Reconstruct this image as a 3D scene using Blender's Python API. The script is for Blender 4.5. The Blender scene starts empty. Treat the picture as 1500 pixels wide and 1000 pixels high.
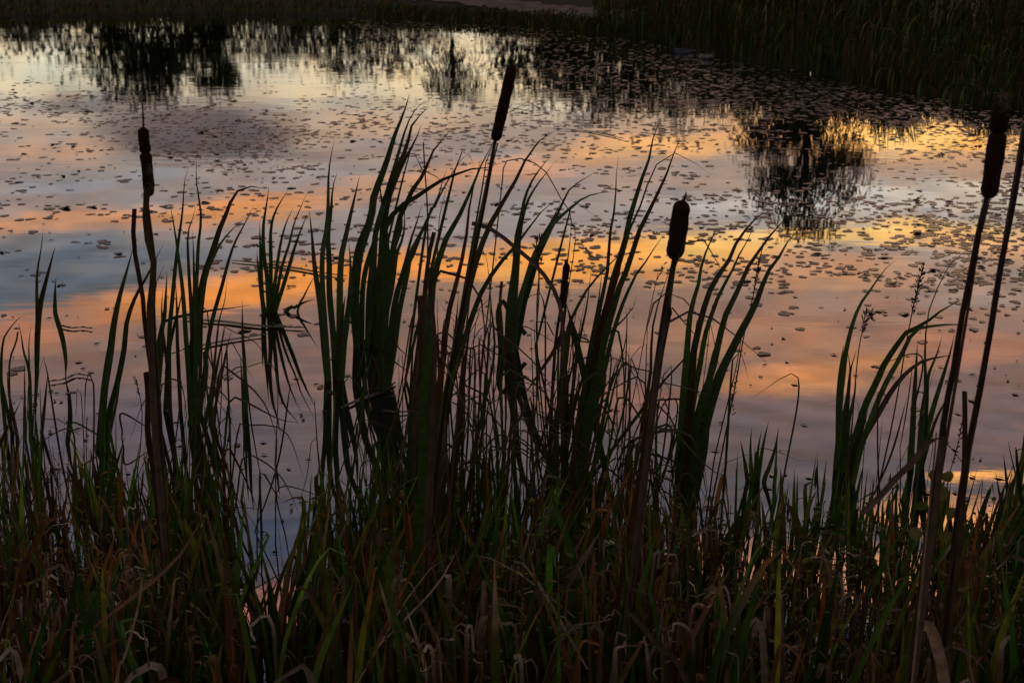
import bpy, math, random
from mathutils import Vector, Matrix, noise as mn

random.seed(11)
scene = bpy.context.scene
COL = scene.collection
R = math.radians
rnd = random.random
def uni(a, b): return a + (b - a) * random.random()

# ------------------------------------------------------------------ camera
H = 2.0                       # eye height above the water
TH = R(15.9)                  # pitch below the horizon
F = 2000.0                    # focal length in pixels of the 1500 wide photograph
CAM = Vector((0, 0, H))
FWD = Vector((0, math.cos(TH), -math.sin(TH)))
UP = Vector((0, math.sin(TH), math.cos(TH)))
cam_data = bpy.data.cameras.new("camera")
cam_data.sensor_width = 36.0
cam_data.lens = 36.0 * F / 1500.0
cam_data.clip_end = 3000.0
cam_data.dof.use_dof = True
cam_data.dof.focus_distance = 4.6
cam_data.dof.aperture_fstop = 9.0
cam = bpy.data.objects.new("camera", cam_data)
COL.objects.link(cam)
cam.location = CAM
cam.rotation_euler = (math.pi / 2 - TH, 0, 0)
scene.camera = cam

def ray(px, py):
    return FWD + Vector((1, 0, 0)) * ((px - 750) / F) + UP * ((500 - py) / F)
def on_water(px, py, z=0.0):
    d = ray(px, py)
    t = (z - H) / d.z
    return CAM + d * t
def at(px, py, Y, lean=0.0):
    """point seen at (px, py) on the plane y = Y + lean * z"""
    d = ray(px, py)
    return CAM + d * ((Y + lean * H) / (d.y - lean * d.z))
def dep(P): return (P - CAM).dot(FWD)
def s2l(c):
    return tuple(((v / 255) / 12.92 if v <= 10 else (((v / 255) + .055) / 1.055) ** 2.4) for v in c)

# ------------------------------------------------------------------ mesh builder
class MB:
    def __init__(self): self.v = []; self.f = []; self.c = []; self.m = []
    def add(self, vs, fs, col=(1, 1, 1), mi=0):
        o = len(self.v)
        self.v.extend(vs)
        if isinstance(col, list): self.c.extend(col)
        else: self.c.extend([col] * len(vs))
        for f in fs: self.f.append(tuple(i + o for i in f)); self.m.append(mi)
    def build(self, name, mats, parent=None, smooth=True, origin=None):
        me = bpy.data.meshes.new(name)
        og = Vector(origin) if origin is not None else None
        vs = [tuple(Vector(p) - og) for p in self.v] if og is not None else [tuple(p) for p in self.v]
        me.from_pydata(vs, [], self.f)
        if not isinstance(mats, (list, tuple)): mats = [mats]
        for m in mats: me.materials.append(m)
        me.polygons.foreach_set("material_index", self.m)
        if smooth: me.polygons.foreach_set("use_smooth", [True] * len(self.f))
        at_ = me.color_attributes.new("Col", 'FLOAT_COLOR', 'POINT')
        flat = []
        for c in self.c: flat.extend((c[0], c[1], c[2], 1.0))
        at_.data.foreach_set("color", flat)
        me.update()
        o = bpy.data.objects.new(name, me)
        COL.objects.link(o)
        if parent is not None: o.parent = parent
        if og is not None: o.location = og
        return o

def tag(o, label=None, cat=None, group=None, kind=None):
    if label: o["label"] = label
    if cat: o["category"] = cat
    if group: o["group"] = group
    if kind: o["kind"] = kind
    return o
def empty(name, loc, label, cat, group=None):
    o = bpy.data.objects.new(name, None)
    o.empty_display_size = 0.05
    COL.objects.link(o)
    o.location = loc
    return tag(o, label, cat, group)
def child(mb, name, mat, parent):
    o = mb.build(name, mat, None, origin=parent.location)
    o.location = (0, 0, 0)
    o.parent = parent
    return o

def smooth_path(pts, n):
    """Catmull-Rom through the points, n samples evenly by parameter length"""
    if len(pts) == 2: pts = [pts[0], (pts[0] + pts[1]) / 2, pts[1]]
    P = [pts[0] * 2 - pts[1]] + list(pts) + [pts[-1] * 2 - pts[-2]]
    L = [0]
    for i in range(1, len(pts)): L.append(L[-1] + max(1e-6, (pts[i] - pts[i - 1]).length))
    out = []
    k = 0
    for j in range(n):
        s = L[-1] * j / (n - 1)
        while k < len(L) - 2 and s > L[k + 1]: k += 1
        t = (s - L[k]) / (L[k + 1] - L[k])
        a, b, c, d = P[k], P[k + 1], P[k + 2], P[k + 3]
        out.append(0.5 * ((2 * b) + (c - a) * t + (2 * a - 5 * b + 4 * c - d) * t * t + (3 * b - a - 3 * c + d) * t ** 3))
    return out

def sst(a, b, x):
    t = min(1, max(0, (x - a) / (b - a)))
    return t * t * (3 - 2 * t)
def w_norm(s):
    w = 0.55 + 0.45 * sst(0, .42, s)
    if s > .55: w *= max(0.0, 1 - ((s - .55) / .45) ** 2.1)
    return max(w, .03)
def w_late(s):
    if s < .45: return .32
    t = (s - .45) / .55
    return max(.03, .32 * (1 - t) + 1.0 * (math.sin(math.pi * min(1, t * 1.02)) ** .8) * 1.0)
def w_blunt(s): return 0.8 + .2 * sst(0, .4, s)
def w_stem(s): return 1.0 - .45 * s
PROF = {'n': w_norm, 'l': w_late, 'B': w_blunt, 's': w_stem}

def blade(mb, pts, width, prof=w_norm, col=(.04, .06, .02), tip_col=None, n=14, twist=None, fold=.22, cross=3, mi=0):
    """a leaf blade along pts (base first); width in metres; slightly folded along the midrib"""
    C = smooth_path(pts, n)
    a0 = uni(-.5, .5)
    a1 = a0 + (uni(-.9, .9) if twist is None else twist)
    vs = []; cs = []
    for i, p in enumerate(C):
        s = i / (n - 1)
        T = (C[min(i + 1, n - 1)] - C[max(i - 1, 0)])
        if T.length < 1e-9: T = Vector((0, 0, 1))
        T.normalize()
        V = (p - CAM).normalized()
        S = T.cross(V)
        if S.length < 1e-4: S = Vector((1, 0, 0))
        S.normalize()
        N = S.cross(T).normalized()
        a = a0 + (a1 - a0) * s
        S2 = S * math.cos(a) + N * math.sin(a)
        N2 = N * math.cos(a) - S * math.sin(a)
        w = width * prof(s) * .5
        if cross == 3:
            vs += [p - S2 * w, p + N2 * (w * fold * 2), p + S2 * w]
        else:
            vs += [p - S2 * w, p + S2 * w]
        c = col
        if tip_col is not None:
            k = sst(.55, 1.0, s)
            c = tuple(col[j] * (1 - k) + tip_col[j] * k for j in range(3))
        cs += [c] * cross
    fs = []
    for i in range(n - 1):
        for j in range(cross - 1):
            a = i * cross + j
            fs.append((a, a + 1, a + 1 + cross, a + cross))
    mb.add(vs, fs, cs, mi)

def tube(mb, pts, rads, col, sides=7, n=None, cap=True, mi=0, wob=0.0):
    C = smooth_path(pts, n) if n else pts
    m = len(C)
    vs = []
    ref = Vector((0.3, 1, .2)).normalized()
    for i, p in enumerate(C):
        T = (C[min(i + 1, m - 1)] - C[max(i - 1, 0)]).normalized()
        A = T.cross(ref).normalized(); B = T.cross(A)
        if callable(rads): r = rads(i / (m - 1))
        else: r = rads[0] + (rads[1] - rads[0]) * i / (m - 1)
        for k in range(sides):
            a = 2 * math.pi * k / sides
            rr = r * (1 + wob * mn.noise(Vector((p.x * 90 + k * 3.1, p.z * 60, p.y * 20))))
            vs.append(p + (A * math.cos(a) + B * math.sin(a)) * rr)
    fs = []
    for i in range(m - 1):
        for k in range(sides):
            a = i * sides + k; b = i * sides + (k + 1) % sides
            fs.append((a, b, b + sides, a + sides))
    if cap:
        fs.append(tuple(range(sides))[::-1]); fs.append(tuple((m - 1) * sides + k for k in range(sides)))
    mb.add(vs, fs, col, mi)

# ------------------------------------------------------------------ materials
def new_mat(name):
    m = bpy.data.materials.new(name); m.use_nodes = True
    nt = m.node_tree; nt.nodes.clear()
    out = nt.nodes.new("ShaderNodeOutputMaterial")
    return m, nt, out
def N(nt, typ, **kw):
    n = nt.nodes.new(typ)
    for k, v in kw.items():
        if k in n.inputs.keys() if hasattr(n.inputs, 'keys') else False: n.inputs[k].default_value = v
        else: setattr(n, k, v)
    return n

def leaf_material(name, rough=.45, trans=.3, spec=.35, nscale=60, stripe=True):
    m, nt, out = new_mat(name)
    L = nt.links.new
    at_ = nt.nodes.new("ShaderNodeAttribute"); at_.attribute_name = "Col"
    tc = nt.nodes.new("ShaderNodeTexCoord")
    no = nt.nodes.new("ShaderNodeTexNoise"); no.inputs["Scale"].default_value = nscale; no.inputs["Detail"].default_value = 4
    L(tc.outputs["Object"], no.inputs["Vector"])
    mr = nt.nodes.new("ShaderNodeMapRange"); mr.inputs["From Min"].default_value = .3; mr.inputs["From Max"].default_value = .7
    mr.inputs["To Min"].default_value = .6; mr.inputs["To Max"].default_value = 1.35
    L(no.outputs["Fac"], mr.inputs["Value"])
    mul = nt.nodes.new("ShaderNodeVectorMath"); mul.operation = 'SCALE'
    L(at_.outputs["Color"], mul.inputs[0]); L(mr.outputs["Result"], mul.inputs["Scale"])
    bs = nt.nodes.new("ShaderNodeBsdfPrincipled")
    bs.inputs["Roughness"].default_value = rough
    bs.inputs["Specular IOR Level"].default_value = spec
    L(mul.outputs[0], bs.inputs["Base Color"])
    tr = nt.nodes.new("ShaderNodeBsdfTranslucent")
    sc = nt.nodes.new("ShaderNodeVectorMath"); sc.operation = 'SCALE'; sc.inputs["Scale"].default_value = 1.0
    L(mul.outputs[0], sc.inputs[0]); L(sc.outputs[0], tr.inputs["Color"])
    mx = nt.nodes.new("ShaderNodeMixShader"); mx.inputs[0].default_value = trans
    L(bs.outputs[0], mx.inputs[1]); L(tr.outputs[0], mx.inputs[2])
    L(mx.outputs[0], out.inputs["Surface"])
    return m
def plain_material(name, col, col2, rough=.7, nscale=30, bump=.3, spec=.3, dist=.002, attr=False):
    m, nt, out = new_mat(name)
    L = nt.links.new
    tc = nt.nodes.new("ShaderNodeTexCoord")
    no = nt.nodes.new("ShaderNodeTexNoise"); no.inputs["Scale"].default_value = nscale; no.inputs["Detail"].default_value = 6
    L(tc.outputs["Object"], no.inputs["Vector"])
    cr = nt.nodes.new("ShaderNodeValToRGB")
    cr.color_ramp.elements[0].position = .32; cr.color_ramp.elements[1].position = .68
    cr.color_ramp.elements[0].color = (*col, 1); cr.color_ramp.elements[1].color = (*col2, 1)
    L(no.outputs["Fac"], cr.inputs["Fac"])
    bs = nt.nodes.new("ShaderNodeBsdfPrincipled")
    bs.inputs["Roughness"].default_value = rough; bs.inputs["Specular IOR Level"].default_value = spec
    L(cr.outputs["Color"], bs.inputs["Base Color"])
    bp = nt.nodes.new("ShaderNodeBump"); bp.inputs["Strength"].default_value = bump; bp.inputs["Distance"].default_value = dist
    L(no.outputs["Fac"], bp.inputs["Height"]); L(bp.outputs[0], bs.inputs["Normal"])
    L(bs.outputs[0], out.inputs["Surface"])
    return m

M_LEAF = leaf_material("cattail_leaf", .5, .24, .3)
M_GRASS = leaf_material("bank_grass", .4, .25, .45, 25)
M_DRY = leaf_material("dry_leaf", .5, .2, .4, 40)
M_FAR = leaf_material("far_foliage", .8, .15, .05, 3)
M_HEAD = plain_material("cattail_head", (.013, .007, .0045), (.04, .018, .009), .95, 420, 1.0, .05, .0025)
M_STEM = leaf_material("cattail_stem", .6, .05, .3, 50)
M_FLUFF = leaf_material("seed_fluff", .95, .4, .05, 90)
M_SOIL = plain_material("bank_soil", (.006, .007, .003), (.018, .018, .008), .95, 2.5, .8, .05, .05)
M_PATH = plain_material("pale_path", (.06, .047, .04), (.14, .11, .095), .95, 2.2, .5, .05, .03)
M_PAD = leaf_material("lily_pad", .42, .03, .13, 25)
M_WEED = leaf_material("weed_leaf", .75, .3, .06, 60)
M_BARK = plain_material("bark", (.02, .015, .01), (.05, .038, .028), .95, 6, .8, .05, .02)
# ------------------------------------------------------------------ sky
IOR = 1.5
def fres(e):
    """water reflectance seen at e degrees above the surface"""
    c = math.sin(R(max(e, .2))); g = math.sqrt(IOR * IOR - 1 + c * c)
    return .5 * ((g - c) / (g + c)) ** 2 * (1 + ((c * (g + c) - 1) / (c * (g - c) + 1)) ** 2)
def sky_uv(px, py):
    d = ray(px, py).normalized()
    return math.degrees(math.atan2(d.x, d.y)), math.degrees(math.asin(-d.z))
def sky_col(rgb, e, gain=1.0):
    return tuple(c / fres(e) * gain * 1.1 for c in s2l(rgb))

world = bpy.data.worlds.new("World"); scene.world = world
world.cycles.sampling_method = 'MANUAL'; world.cycles.sample_map_resolution = 256
world.use_nodes = True
wt = world.node_tree; wt.nodes.clear()
WL = wt.links.new
wout = wt.nodes.new("ShaderNodeOutputWorld")
bg = wt.nodes.new("ShaderNodeBackground"); bg.inputs["Strength"].default_value = 1.0
WL(bg.outputs[0], wout.inputs["Surface"])
tc = wt.nodes.new("ShaderNodeTexCoord")
sp = wt.nodes.new("ShaderNodeSeparateXYZ"); WL(tc.outputs["Generated"], sp.inputs[0])
def wm(op, a, b=None, c=None):
    n = wt.nodes.new("ShaderNodeMath"); n.operation = op
    for i, x in enumerate((a, b, c)):
        if x is None: continue
        if isinstance(x, (int, float)): n.inputs[i].default_value = x
        else: WL(x, n.inputs[i])
    return n.outputs[0]
az = wm('MULTIPLY', wm('ARCTAN2', sp.outputs[0], sp.outputs[1]), 180 / math.pi)
el = wm('MULTIPLY', wm('ARCSINE', sp.outputs[2]), 180 / math.pi)
cb = wt.nodes.new("ShaderNodeCombineXYZ"); WL(az, cb.inputs[0]); WL(el, cb.inputs[1])
def warp(scale, detail, amp, seed):
    mp = wt.nodes.new("ShaderNodeMapping"); mp.inputs["Scale"].default_value = scale; mp.inputs["Location"].default_value = (seed, seed * 2, 0)
    mp.inputs["Rotation"].default_value = (0, 0, R(-8))
    WL(cb.outputs[0], mp.inputs[0])
    n = wt.nodes.new("ShaderNodeTexNoise"); n.inputs["Scale"].default_value = 1; n.inputs["Detail"].default_value = detail
    n.inputs["Roughness"].default_value = .6
    WL(mp.outputs[0], n.inputs["Vector"])
    s = wt.nodes.new("ShaderNodeVectorMath"); s.operation = 'SUBTRACT'; s.inputs[1].default_value = (.5, .5, .5)
    WL(n.outputs["Color"], s.inputs[0])
    m = wt.nodes.new("ShaderNodeVectorMath"); m.operation = 'MULTIPLY'; m.inputs[1].default_value = amp
    WL(s.outputs[0], m.inputs[0])
    return m.outputs[0]
def vadd(a, b):
    n = wt.nodes.new("ShaderNodeVectorMath"); n.operation = 'ADD'; WL(a, n.inputs[0]); WL(b, n.inputs[1]); return n.outputs[0]
uv = vadd(vadd(cb.outputs[0], warp((.14, .42, 1), 5, (4.5, 1.5, 0), 3.3)), warp((.6, 1.9, 1), 5, (1.9, .75, 0), 9.1))
sp2 = wt.nodes.new("ShaderNodeSeparateXYZ"); WL(uv, sp2.inputs[0])

ROWS = [(20, (196, 186, 156)), (90, (210, 198, 168)), (135, (184, 170, 149)), (200, (148, 131, 122)), (260, (141, 127, 122)), (310, (138, 129, 125)),
        (350, (140, 131, 128)), (400, (144, 117, 99)), (450, (135, 104, 90)), (520, (119, 94, 86)), (600, (102, 87, 86)),
        (680, (89, 80, 82)), (760, (73, 72, 80)), (850, (66, 65, 74)), (1000, (56, 56, 64))]
cr = wt.nodes.new("ShaderNodeValToRGB"); ramp = cr.color_ramp
stops = []
for y, c in ROWS:
    e = sky_uv(750, y)[1]
    stops.append((e / 60.0, sky_col(c, e)))
stops.append((36 / 60, (.55, .5, .56))); stops.append((44 / 60, (.3, .29, .32))); stops.append((1.0, (.19, .195, .225)))
while len(ramp.elements) < len(stops): ramp.elements.new(.5)
for i, (p, c) in enumerate(stops):
    ramp.elements[i].position = p; ramp.elements[i].color = (*c, 1)
WL(wm('DIVIDE', sp2.outputs[1], 60.0), cr.inputs["Fac"])
cur = cr.outputs["Color"]

# clouds and clear bands: centre (as seen mirrored in the water), half sizes, tilt, colour, opacity, inner edge
CL = [
 (100, 100, 260, 30, 0, (206, 200, 172), .8, .3), (700, 115, 260, 40, 0, (226, 206, 166), .8, .3),
 (60, 215, 130, 14, 0, (196, 152, 122), .7, .3), (30, 180, 80, 12, 0, (190, 160, 138), .5, .2), (520, 190, 200, 20, 3, (204, 164, 128), .6, .2),
 (130, 262, 150, 14, 3, (138, 138, 142), .7, .3), (470, 255, 130, 16, 0, (150, 140, 136), .6, .3),
 (80, 328, 170, 18, 3, (206, 142, 96), .85, .3), (350, 308, 150, 20, 6, (216, 140, 78), .85, .3), (600, 270, 160, 20, 6, (206, 144, 98), .6, .3),
 (20, 300, 120, 12, 0, (150, 132, 126), .6, .3),
 (60, 408, 230, 56, 7, (90, 95, 102), 1.0, .55), (270, 372, 150, 18, 10, (108, 108, 112), .85, .4), (640, 338, 260, 20, 3, (142, 126, 122), .7, .3),
 (850, 315, 200, 26, 3, (152, 143, 138), .7, .3),
 (330, 428, 200, 24, 9, (228, 140, 64), .95, .35), (570, 388, 200, 26, 5, (229, 143, 62), .95, .35), (830, 382, 200, 30, 2, (240, 160, 72), .95, .35), (1040, 370, 130, 20, -2, (252, 188, 92), .9, .3),
 (20, 490, 150, 24, 6, (172, 112, 82), .8, .2), (1240, 345, 280, 18, 3, (250, 196, 110), .9, .3), (1450, 368, 110, 18, 0, (216, 162, 114), .8, .3),
 (1230, 298, 260, 24, 3, (186, 180, 172), .9, .4), (1430, 285, 160, 24, 0, (182, 172, 156), .8, .3), (1380, 248, 110, 14, 0, (152, 124, 112), .8, .3),
 (1290, 190, 320, 48, 0, (218, 160, 104), .7, .2), (1335, 200, 165, 20, 2, (255, 188, 96), 1.0, .45), (1305, 196, 80, 24, 0, (255, 208, 128), .9, .3), (1210, 200, 110, 24, 0, (253, 182, 96), .9, .3),
 (960, 216, 150, 18, 5, (232, 170, 106), .9, .3), (760, 246, 140, 14, 4, (216, 154, 112), .7, .3), (960, 262, 150, 16, 0, (170, 144, 130), .6, .3),
 (1220, 400, 260, 24, 2, (196, 142, 104), .7, .3), (1430, 425, 130, 24, 0, (144, 124, 116), .8, .3), (1340, 455, 160, 20, 0, (160, 122, 104), .6, .3),
 (1180, 558, 130, 22, 4, (206, 136, 82), .9, .2), (1270, 525, 100, 17, 4, (198, 132, 80), .8, .2), (1430, 508, 110, 24, 0, (172, 116, 90), .7, .3),
 (1110, 500, 190, 34, 3, (166, 118, 90), .8, .3), (900, 500, 160, 26, 3, (152, 112, 90), .6, .3),
 (1400, 620, 220, 50, 0, (112, 92, 90), .8, .4), (900, 590, 150, 24, 0, (150, 102, 82), .6, .3), (640, 560, 200, 40, 0, (138, 100, 88), .5, .3),
 (120, 640, 280, 60, 0, (90, 82, 90), .8, .4), (480, 780, 260, 46, 0, (64, 68, 82), .9, .4),
 (440, 905, 170, 46, 0, (150, 96, 76), .95, .4), (1432, 700, 60, 12, 8, (246, 172, 92), 1.0, .3), (1390, 760, 130, 26, 0, (232, 156, 96), .95, .3), (1230, 840, 240, 44, 0, (206, 138, 92), .9, .3),
 (1150, 760, 110, 30, 0, (86, 80, 86), .6, .3), (1480, 850, 110, 40, 0, (206, 140, 96), .9, .3),
 (140, 152, 80, 18, 0, (104, 95, 97), .8, .3), (290, 192, 130, 40, 4, (88, 78, 82), 1.0, .5), (350, 205, 80, 28, 0, (84, 75, 79), .9, .4), (362, 160, 22, 14, 0, (140, 122, 116), .6, .2),
]
TILT = R(-3.5)
rt = wt.nodes.new("ShaderNodeMapping"); rt.inputs["Rotation"].default_value = (0, 0, -TILT); WL(uv, rt.inputs[0])
def vmadd(v, sc, off):
    n = wt.nodes.new("ShaderNodeVectorMath"); n.operation = 'MULTIPLY_ADD'
    WL(v, n.inputs[0]); n.inputs[1].default_value = sc; n.inputs[2].default_value = off
    return n.outputs[0]
uv_still = vadd(cb.outputs[0], warp((.6, 1.9, 1), 5, (1.8, .8, 0), 9.1))
for (x, y, hw, hh, rot, c, op, inner) in CL:
    u, v = sky_uv(x, y)
    k = .0286
    tilted = rot >= 3
    cu, cv = (u * math.cos(-TILT) - v * math.sin(-TILT), u * math.sin(-TILT) + v * math.cos(-TILT)) if tilted else (u, v)
    steady = c[0] < 115 and y < 230 or y in (190, 196, 200) and x > 1200
    if steady: tilted = False; cu, cv = u, v
    mpo = vmadd(uv_still if steady else rt.outputs[0] if tilted else uv, (1 / (hw * k), 1 / (hh * k), 0), (-cu / (hw * k), -cv / (hh * k), 0))
    ln = wt.nodes.new("ShaderNodeVectorMath"); ln.operation = 'LENGTH'; WL(mpo, ln.inputs[0])
    mr = wt.nodes.new("ShaderNodeMapRange"); mr.interpolation_type = 'SMOOTHSTEP'
    mr.inputs["From Min"].default_value = inner; mr.inputs["From Max"].default_value = 1.45
    mr.inputs["To Min"].default_value = op; mr.inputs["To Max"].default_value = 0
    WL(ln.outputs["Value"], mr.inputs["Value"])
    mx = wt.nodes.new("ShaderNodeMix"); mx.data_type = 'RGBA'
    WL(mr.outputs[0], mx.inputs["Factor"]); WL(cur, mx.inputs["A"])
    mx.inputs["B"].default_value = (*sky_col(c, v, 1.12 if steady and y < 201 and x > 1200 else 1.0), 1)
    cur = mx.outputs["Result"]
# fine streaks
st = wt.nodes.new("ShaderNodeMapping"); st.inputs["Scale"].default_value = (.35, 2.4, 1); st.inputs["Rotation"].default_value = (0, 0, R(-7)); WL(cb.outputs[0], st.inputs[0])
sn = wt.nodes.new("ShaderNodeTexNoise"); sn.inputs["Scale"].default_value = 1; sn.inputs["Detail"].default_value = 6; WL(st.outputs[0], sn.inputs["Vector"])
sr = wt.nodes.new("ShaderNodeMapRange"); sr.inputs["From Min"].default_value = .3; sr.inputs["From Max"].default_value = .7; sr.inputs["To Min"].default_value = .7; sr.inputs["To Max"].default_value = 1.2
WL(sn.outputs["Fac"], sr.inputs["Value"])
sm = wt.nodes.new("ShaderNodeVectorMath"); sm.operation = 'SCALE'; WL(cur, sm.inputs[0]); WL(sr.outputs[0], sm.inputs["Scale"])
mo = wt.nodes.new("ShaderNodeMapping"); mo.inputs["Scale"].default_value = (.5, 1.5, 1); mo.inputs["Rotation"].default_value = (0, 0, R(-5)); mo.inputs["Location"].default_value = (4, 7, 0); WL(cb.outputs[0], mo.inputs[0])
mn_ = wt.nodes.new("ShaderNodeTexNoise"); mn_.inputs["Scale"].default_value = 1; mn_.inputs["Detail"].default_value = 4; WL(mo.outputs[0], mn_.inputs["Vector"])
mg = wt.nodes.new("ShaderNodeValToRGB"); mg.color_ramp.elements[0].position = .36; mg.color_ramp.elements[1].position = .64
mg.color_ramp.elements[0].color = (.86, .93, 1.02, 1); mg.color_ramp.elements[1].color = (1.09, 1.0, .92, 1)
WL(mn_.outputs["Fac"], mg.inputs["Fac"])
mm = wt.nodes.new("ShaderNodeVectorMath"); mm.operation = 'MULTIPLY'; WL(sm.outputs[0], mm.inputs[0]); WL(mg.outputs["Color"], mm.inputs[1])
sm = mm
# away from the sunset the sky is dim and blue
side = wt.nodes.new("ShaderNodeMapRange"); side.interpolation_type = 'SMOOTHSTEP'
side.inputs["From Min"].default_value = 30; side.inputs["From Max"].default_value = 80; side.inputs["To Min"].default_value = 0; side.inputs["To Max"].default_value = 1
WL(wm('ABSOLUTE', az), side.inputs["Value"])
dim = wt.nodes.new("ShaderNodeMix"); dim.data_type = 'RGBA'; WL(side.outputs[0], dim.inputs["Factor"]); WL(sm.outputs[0], dim.inputs["A"]); dim.inputs["B"].default_value = (.215, .202, .195, 1)
sky = wt.nodes.new("ShaderNodeTexSky"); sky.sky_type = 'NISHITA'; sky.sun_disc = False
SUN_AZ, SUN_EL = 16.0, 2.0
sky.sun_elevation = R(SUN_EL); sky.sun_rotation = R(SUN_AZ)
ns = wt.nodes.new("ShaderNodeVectorMath"); ns.operation = 'SCALE'; ns.inputs["Scale"].default_value = .012; WL(sky.outputs[0], ns.inputs[0])
fin = wt.nodes.new("ShaderNodeVectorMath"); fin.operation = 'ADD'; WL(dim.outputs["Result"], fin.inputs[0]); WL(ns.outputs[0], fin.inputs[1])
WL(fin.outputs[0], bg.inputs["Color"])

sl = bpy.data.lights.new("sun", 'SUN'); sl.energy = .35; sl.angle = R(8); sl.color = (1, .62, .32)
so = bpy.data.objects.new("sun", sl); COL.objects.link(so)
sd = Vector((math.sin(R(SUN_AZ)) * math.cos(R(SUN_EL)), math.cos(R(SUN_AZ)) * math.cos(R(SUN_EL)), math.sin(R(SUN_EL))))
so.rotation_euler = sd.to_track_quat('Z', 'Y').to_euler(); so.location = sd * 50

# ------------------------------------------------------------------ ground and water
SHORE_PX = [(-900, 30), (-300, 30), (0, 28), (300, 22), (500, 25), (650, 32), (800, 40), (900, 52), (1000, 66), (1100, 92), (1250, 122), (1400, 146), (1500, 158), (1700, 178), (2100, 205)]
SHORE = [on_water(*p) for p in SHORE_PX]
SHA = [(math.atan2(p.x, p.y), math.hypot(p.x, p.y)) for p in SHORE]
def shore_d(a):
    if a <= SHA[0][0]: return SHA[0][1]
    for (a0, d0), (a1, d1) in zip(SHA, SHA[1:]):
        if a0 <= a <= a1: return d0 + (d1 - d0) * (a - a0) / (a1 - a0)
    return SHA[-1][1]
def near_edge(x): return 3.62 + .18 * math.sin(x * 2.1 + .6) + .1 * math.sin(x * 5.3)
def ground_z(x, y):
    d = math.hypot(x, y); a = math.atan2(x, y)
    z = -.35
    if y > 8 or abs(a) > .9:
        e = d - shore_d(a)
        if y < 8: e = -1 if d < 60 else d - 60
        z = max(z, min(.32, -.35 + .45 * sst(-1.2, .8, e) + .22 * sst(.5, 6, e)) + (.018 * max(0, min(e, 60) - 4)) * (1 if e > 4 else 0))
    ne = near_edge(x) - y
    zn = -.35 + .40 * sst(-1.3, .5, ne) + .18 * sst(.2, 1.8, ne) + .17 * sst(1.2, 3.5, ne)
    if abs(x) < 60 and y < 8: z = max(z, zn)
    if y < -2: z = max(z, .4)
    return z + .03 * mn.noise(Vector((x * 1.3, y * 1.3, 0)))
def grid_axis(a):
    return a
xs = [-900, -500, -300, -200, -140, -100, -80, -64, -52, -42, -34, -28, -24, -20] + [i * .8 for i in range(-23, -4)] + [i * .2 for i in range(-18, 19)] + [i * .8 for i in range(5, 24)] + [20, 24, 28, 34, 42, 52, 64, 80, 100, 140, 200, 300, 500, 900]
ys = [-900, -400, -150, -60, -20, -8, -4, -2] + [i * .2 for i in range(-4, 30)] + [6.5, 7.5, 9, 11, 13, 15] + [16 + i * .8 for i in range(0, 50)] + [57, 60, 64, 70, 80, 95, 120, 160, 240, 400, 900]
mb = MB()
vs = [Vector((x, y, ground_z(x, y))) for y in ys for x in xs]
nx = len(xs)
mb.add(vs, [(j * nx + i, j * nx + i + 1, (j + 1) * nx + i + 1, (j + 1) * nx + i) for j in range(len(ys) - 1) for i in range(nx - 1)])
tag(mb.build("ground", M_SOIL), kind="structure")

m, nt, out = new_mat("pond_water")
L = nt.links.new
gl = nt.nodes.new("ShaderNodeBsdfGlossy"); gl.inputs["Roughness"].default_value = .012; gl.inputs["Color"].default_value = (1, 1, 1, 1)
df = nt.nodes.new("ShaderNodeBsdfDiffuse"); df.inputs["Color"].default_value = (.008, .008, .007, 1)
fr = nt.nodes.new("ShaderNodeFresnel"); fr.inputs["IOR"].default_value = IOR
mx = nt.nodes.new("ShaderNodeMixShader"); L(fr.outputs[0], mx.inputs[0]); L(df.outputs[0], mx.inputs[1]); L(gl.outputs[0], mx.inputs[2])
L(mx.outputs[0], out.inputs["Surface"])
geo = nt.nodes.new("ShaderNodeNewGeometry")
def wnoise(sx, sy, rot, detail):
    mp = nt.nodes.new("ShaderNodeMapping"); mp.inputs["Scale"].default_value = (sx, sy, 1); mp.inputs["Rotation"].default_value = (0, 0, R(rot))
    L(geo.outputs["Position"], mp.inputs[0])
    n = nt.nodes.new("ShaderNodeTexNoise"); n.inputs["Scale"].default_value = 1; n.inputs["Detail"].default_value = detail; n.inputs["Roughness"].default_value = .5
    L(mp.outputs[0], n.inputs["Vector"]); return n.outputs["Fac"]
def nmath(op, a, b):
    n = nt.nodes.new("ShaderNodeMath"); n.operation = op
    for i, x in enumerate((a, b)):
        if isinstance(x, (int, float)): n.inputs[i].default_value = x
        else: L(x, n.inputs[i])
    return n.outputs[0]
hgt = nmath('ADD', nmath('MULTIPLY', wnoise(1.1, 2.6, 12, 2), 1.6), nmath('MULTIPLY', wnoise(5, 13, -8, 2), .35))
# calm patches and ruffled patches
pat = nt.nodes.new("ShaderNodeMapRange"); pat.inputs["From Min"].default_value = .42; pat.inputs["From Max"].default_value = .62; pat.inputs["To Min"].default_value = .35; pat.inputs["To Max"].default_value = 1.5
L(wnoise(.22, .5, 10, 3), pat.inputs["Value"])
hgt = nmath('MULTIPLY', hgt, pat.outputs[0])
spw = nt.nodes.new("ShaderNodeSeparateXYZ"); L(geo.outputs["Position"], spw.inputs[0])
cal = nt.nodes.new("ShaderNodeMapRange"); cal.inputs["From Min"].default_value = 5; cal.inputs["From Max"].default_value = 16; cal.inputs["To Min"].default_value = .25; cal.inputs["To Max"].default_value = .62
L(spw.outputs[1], cal.inputs["Value"])
hgt = nmath('MULTIPLY', hgt, cal.outputs[0])
hgt = nmath('ADD', hgt, nmath('MULTIPLY', nmath('MULTIPLY', wnoise(14, 44, 6, 3), pat.outputs[0]), .034))
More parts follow.
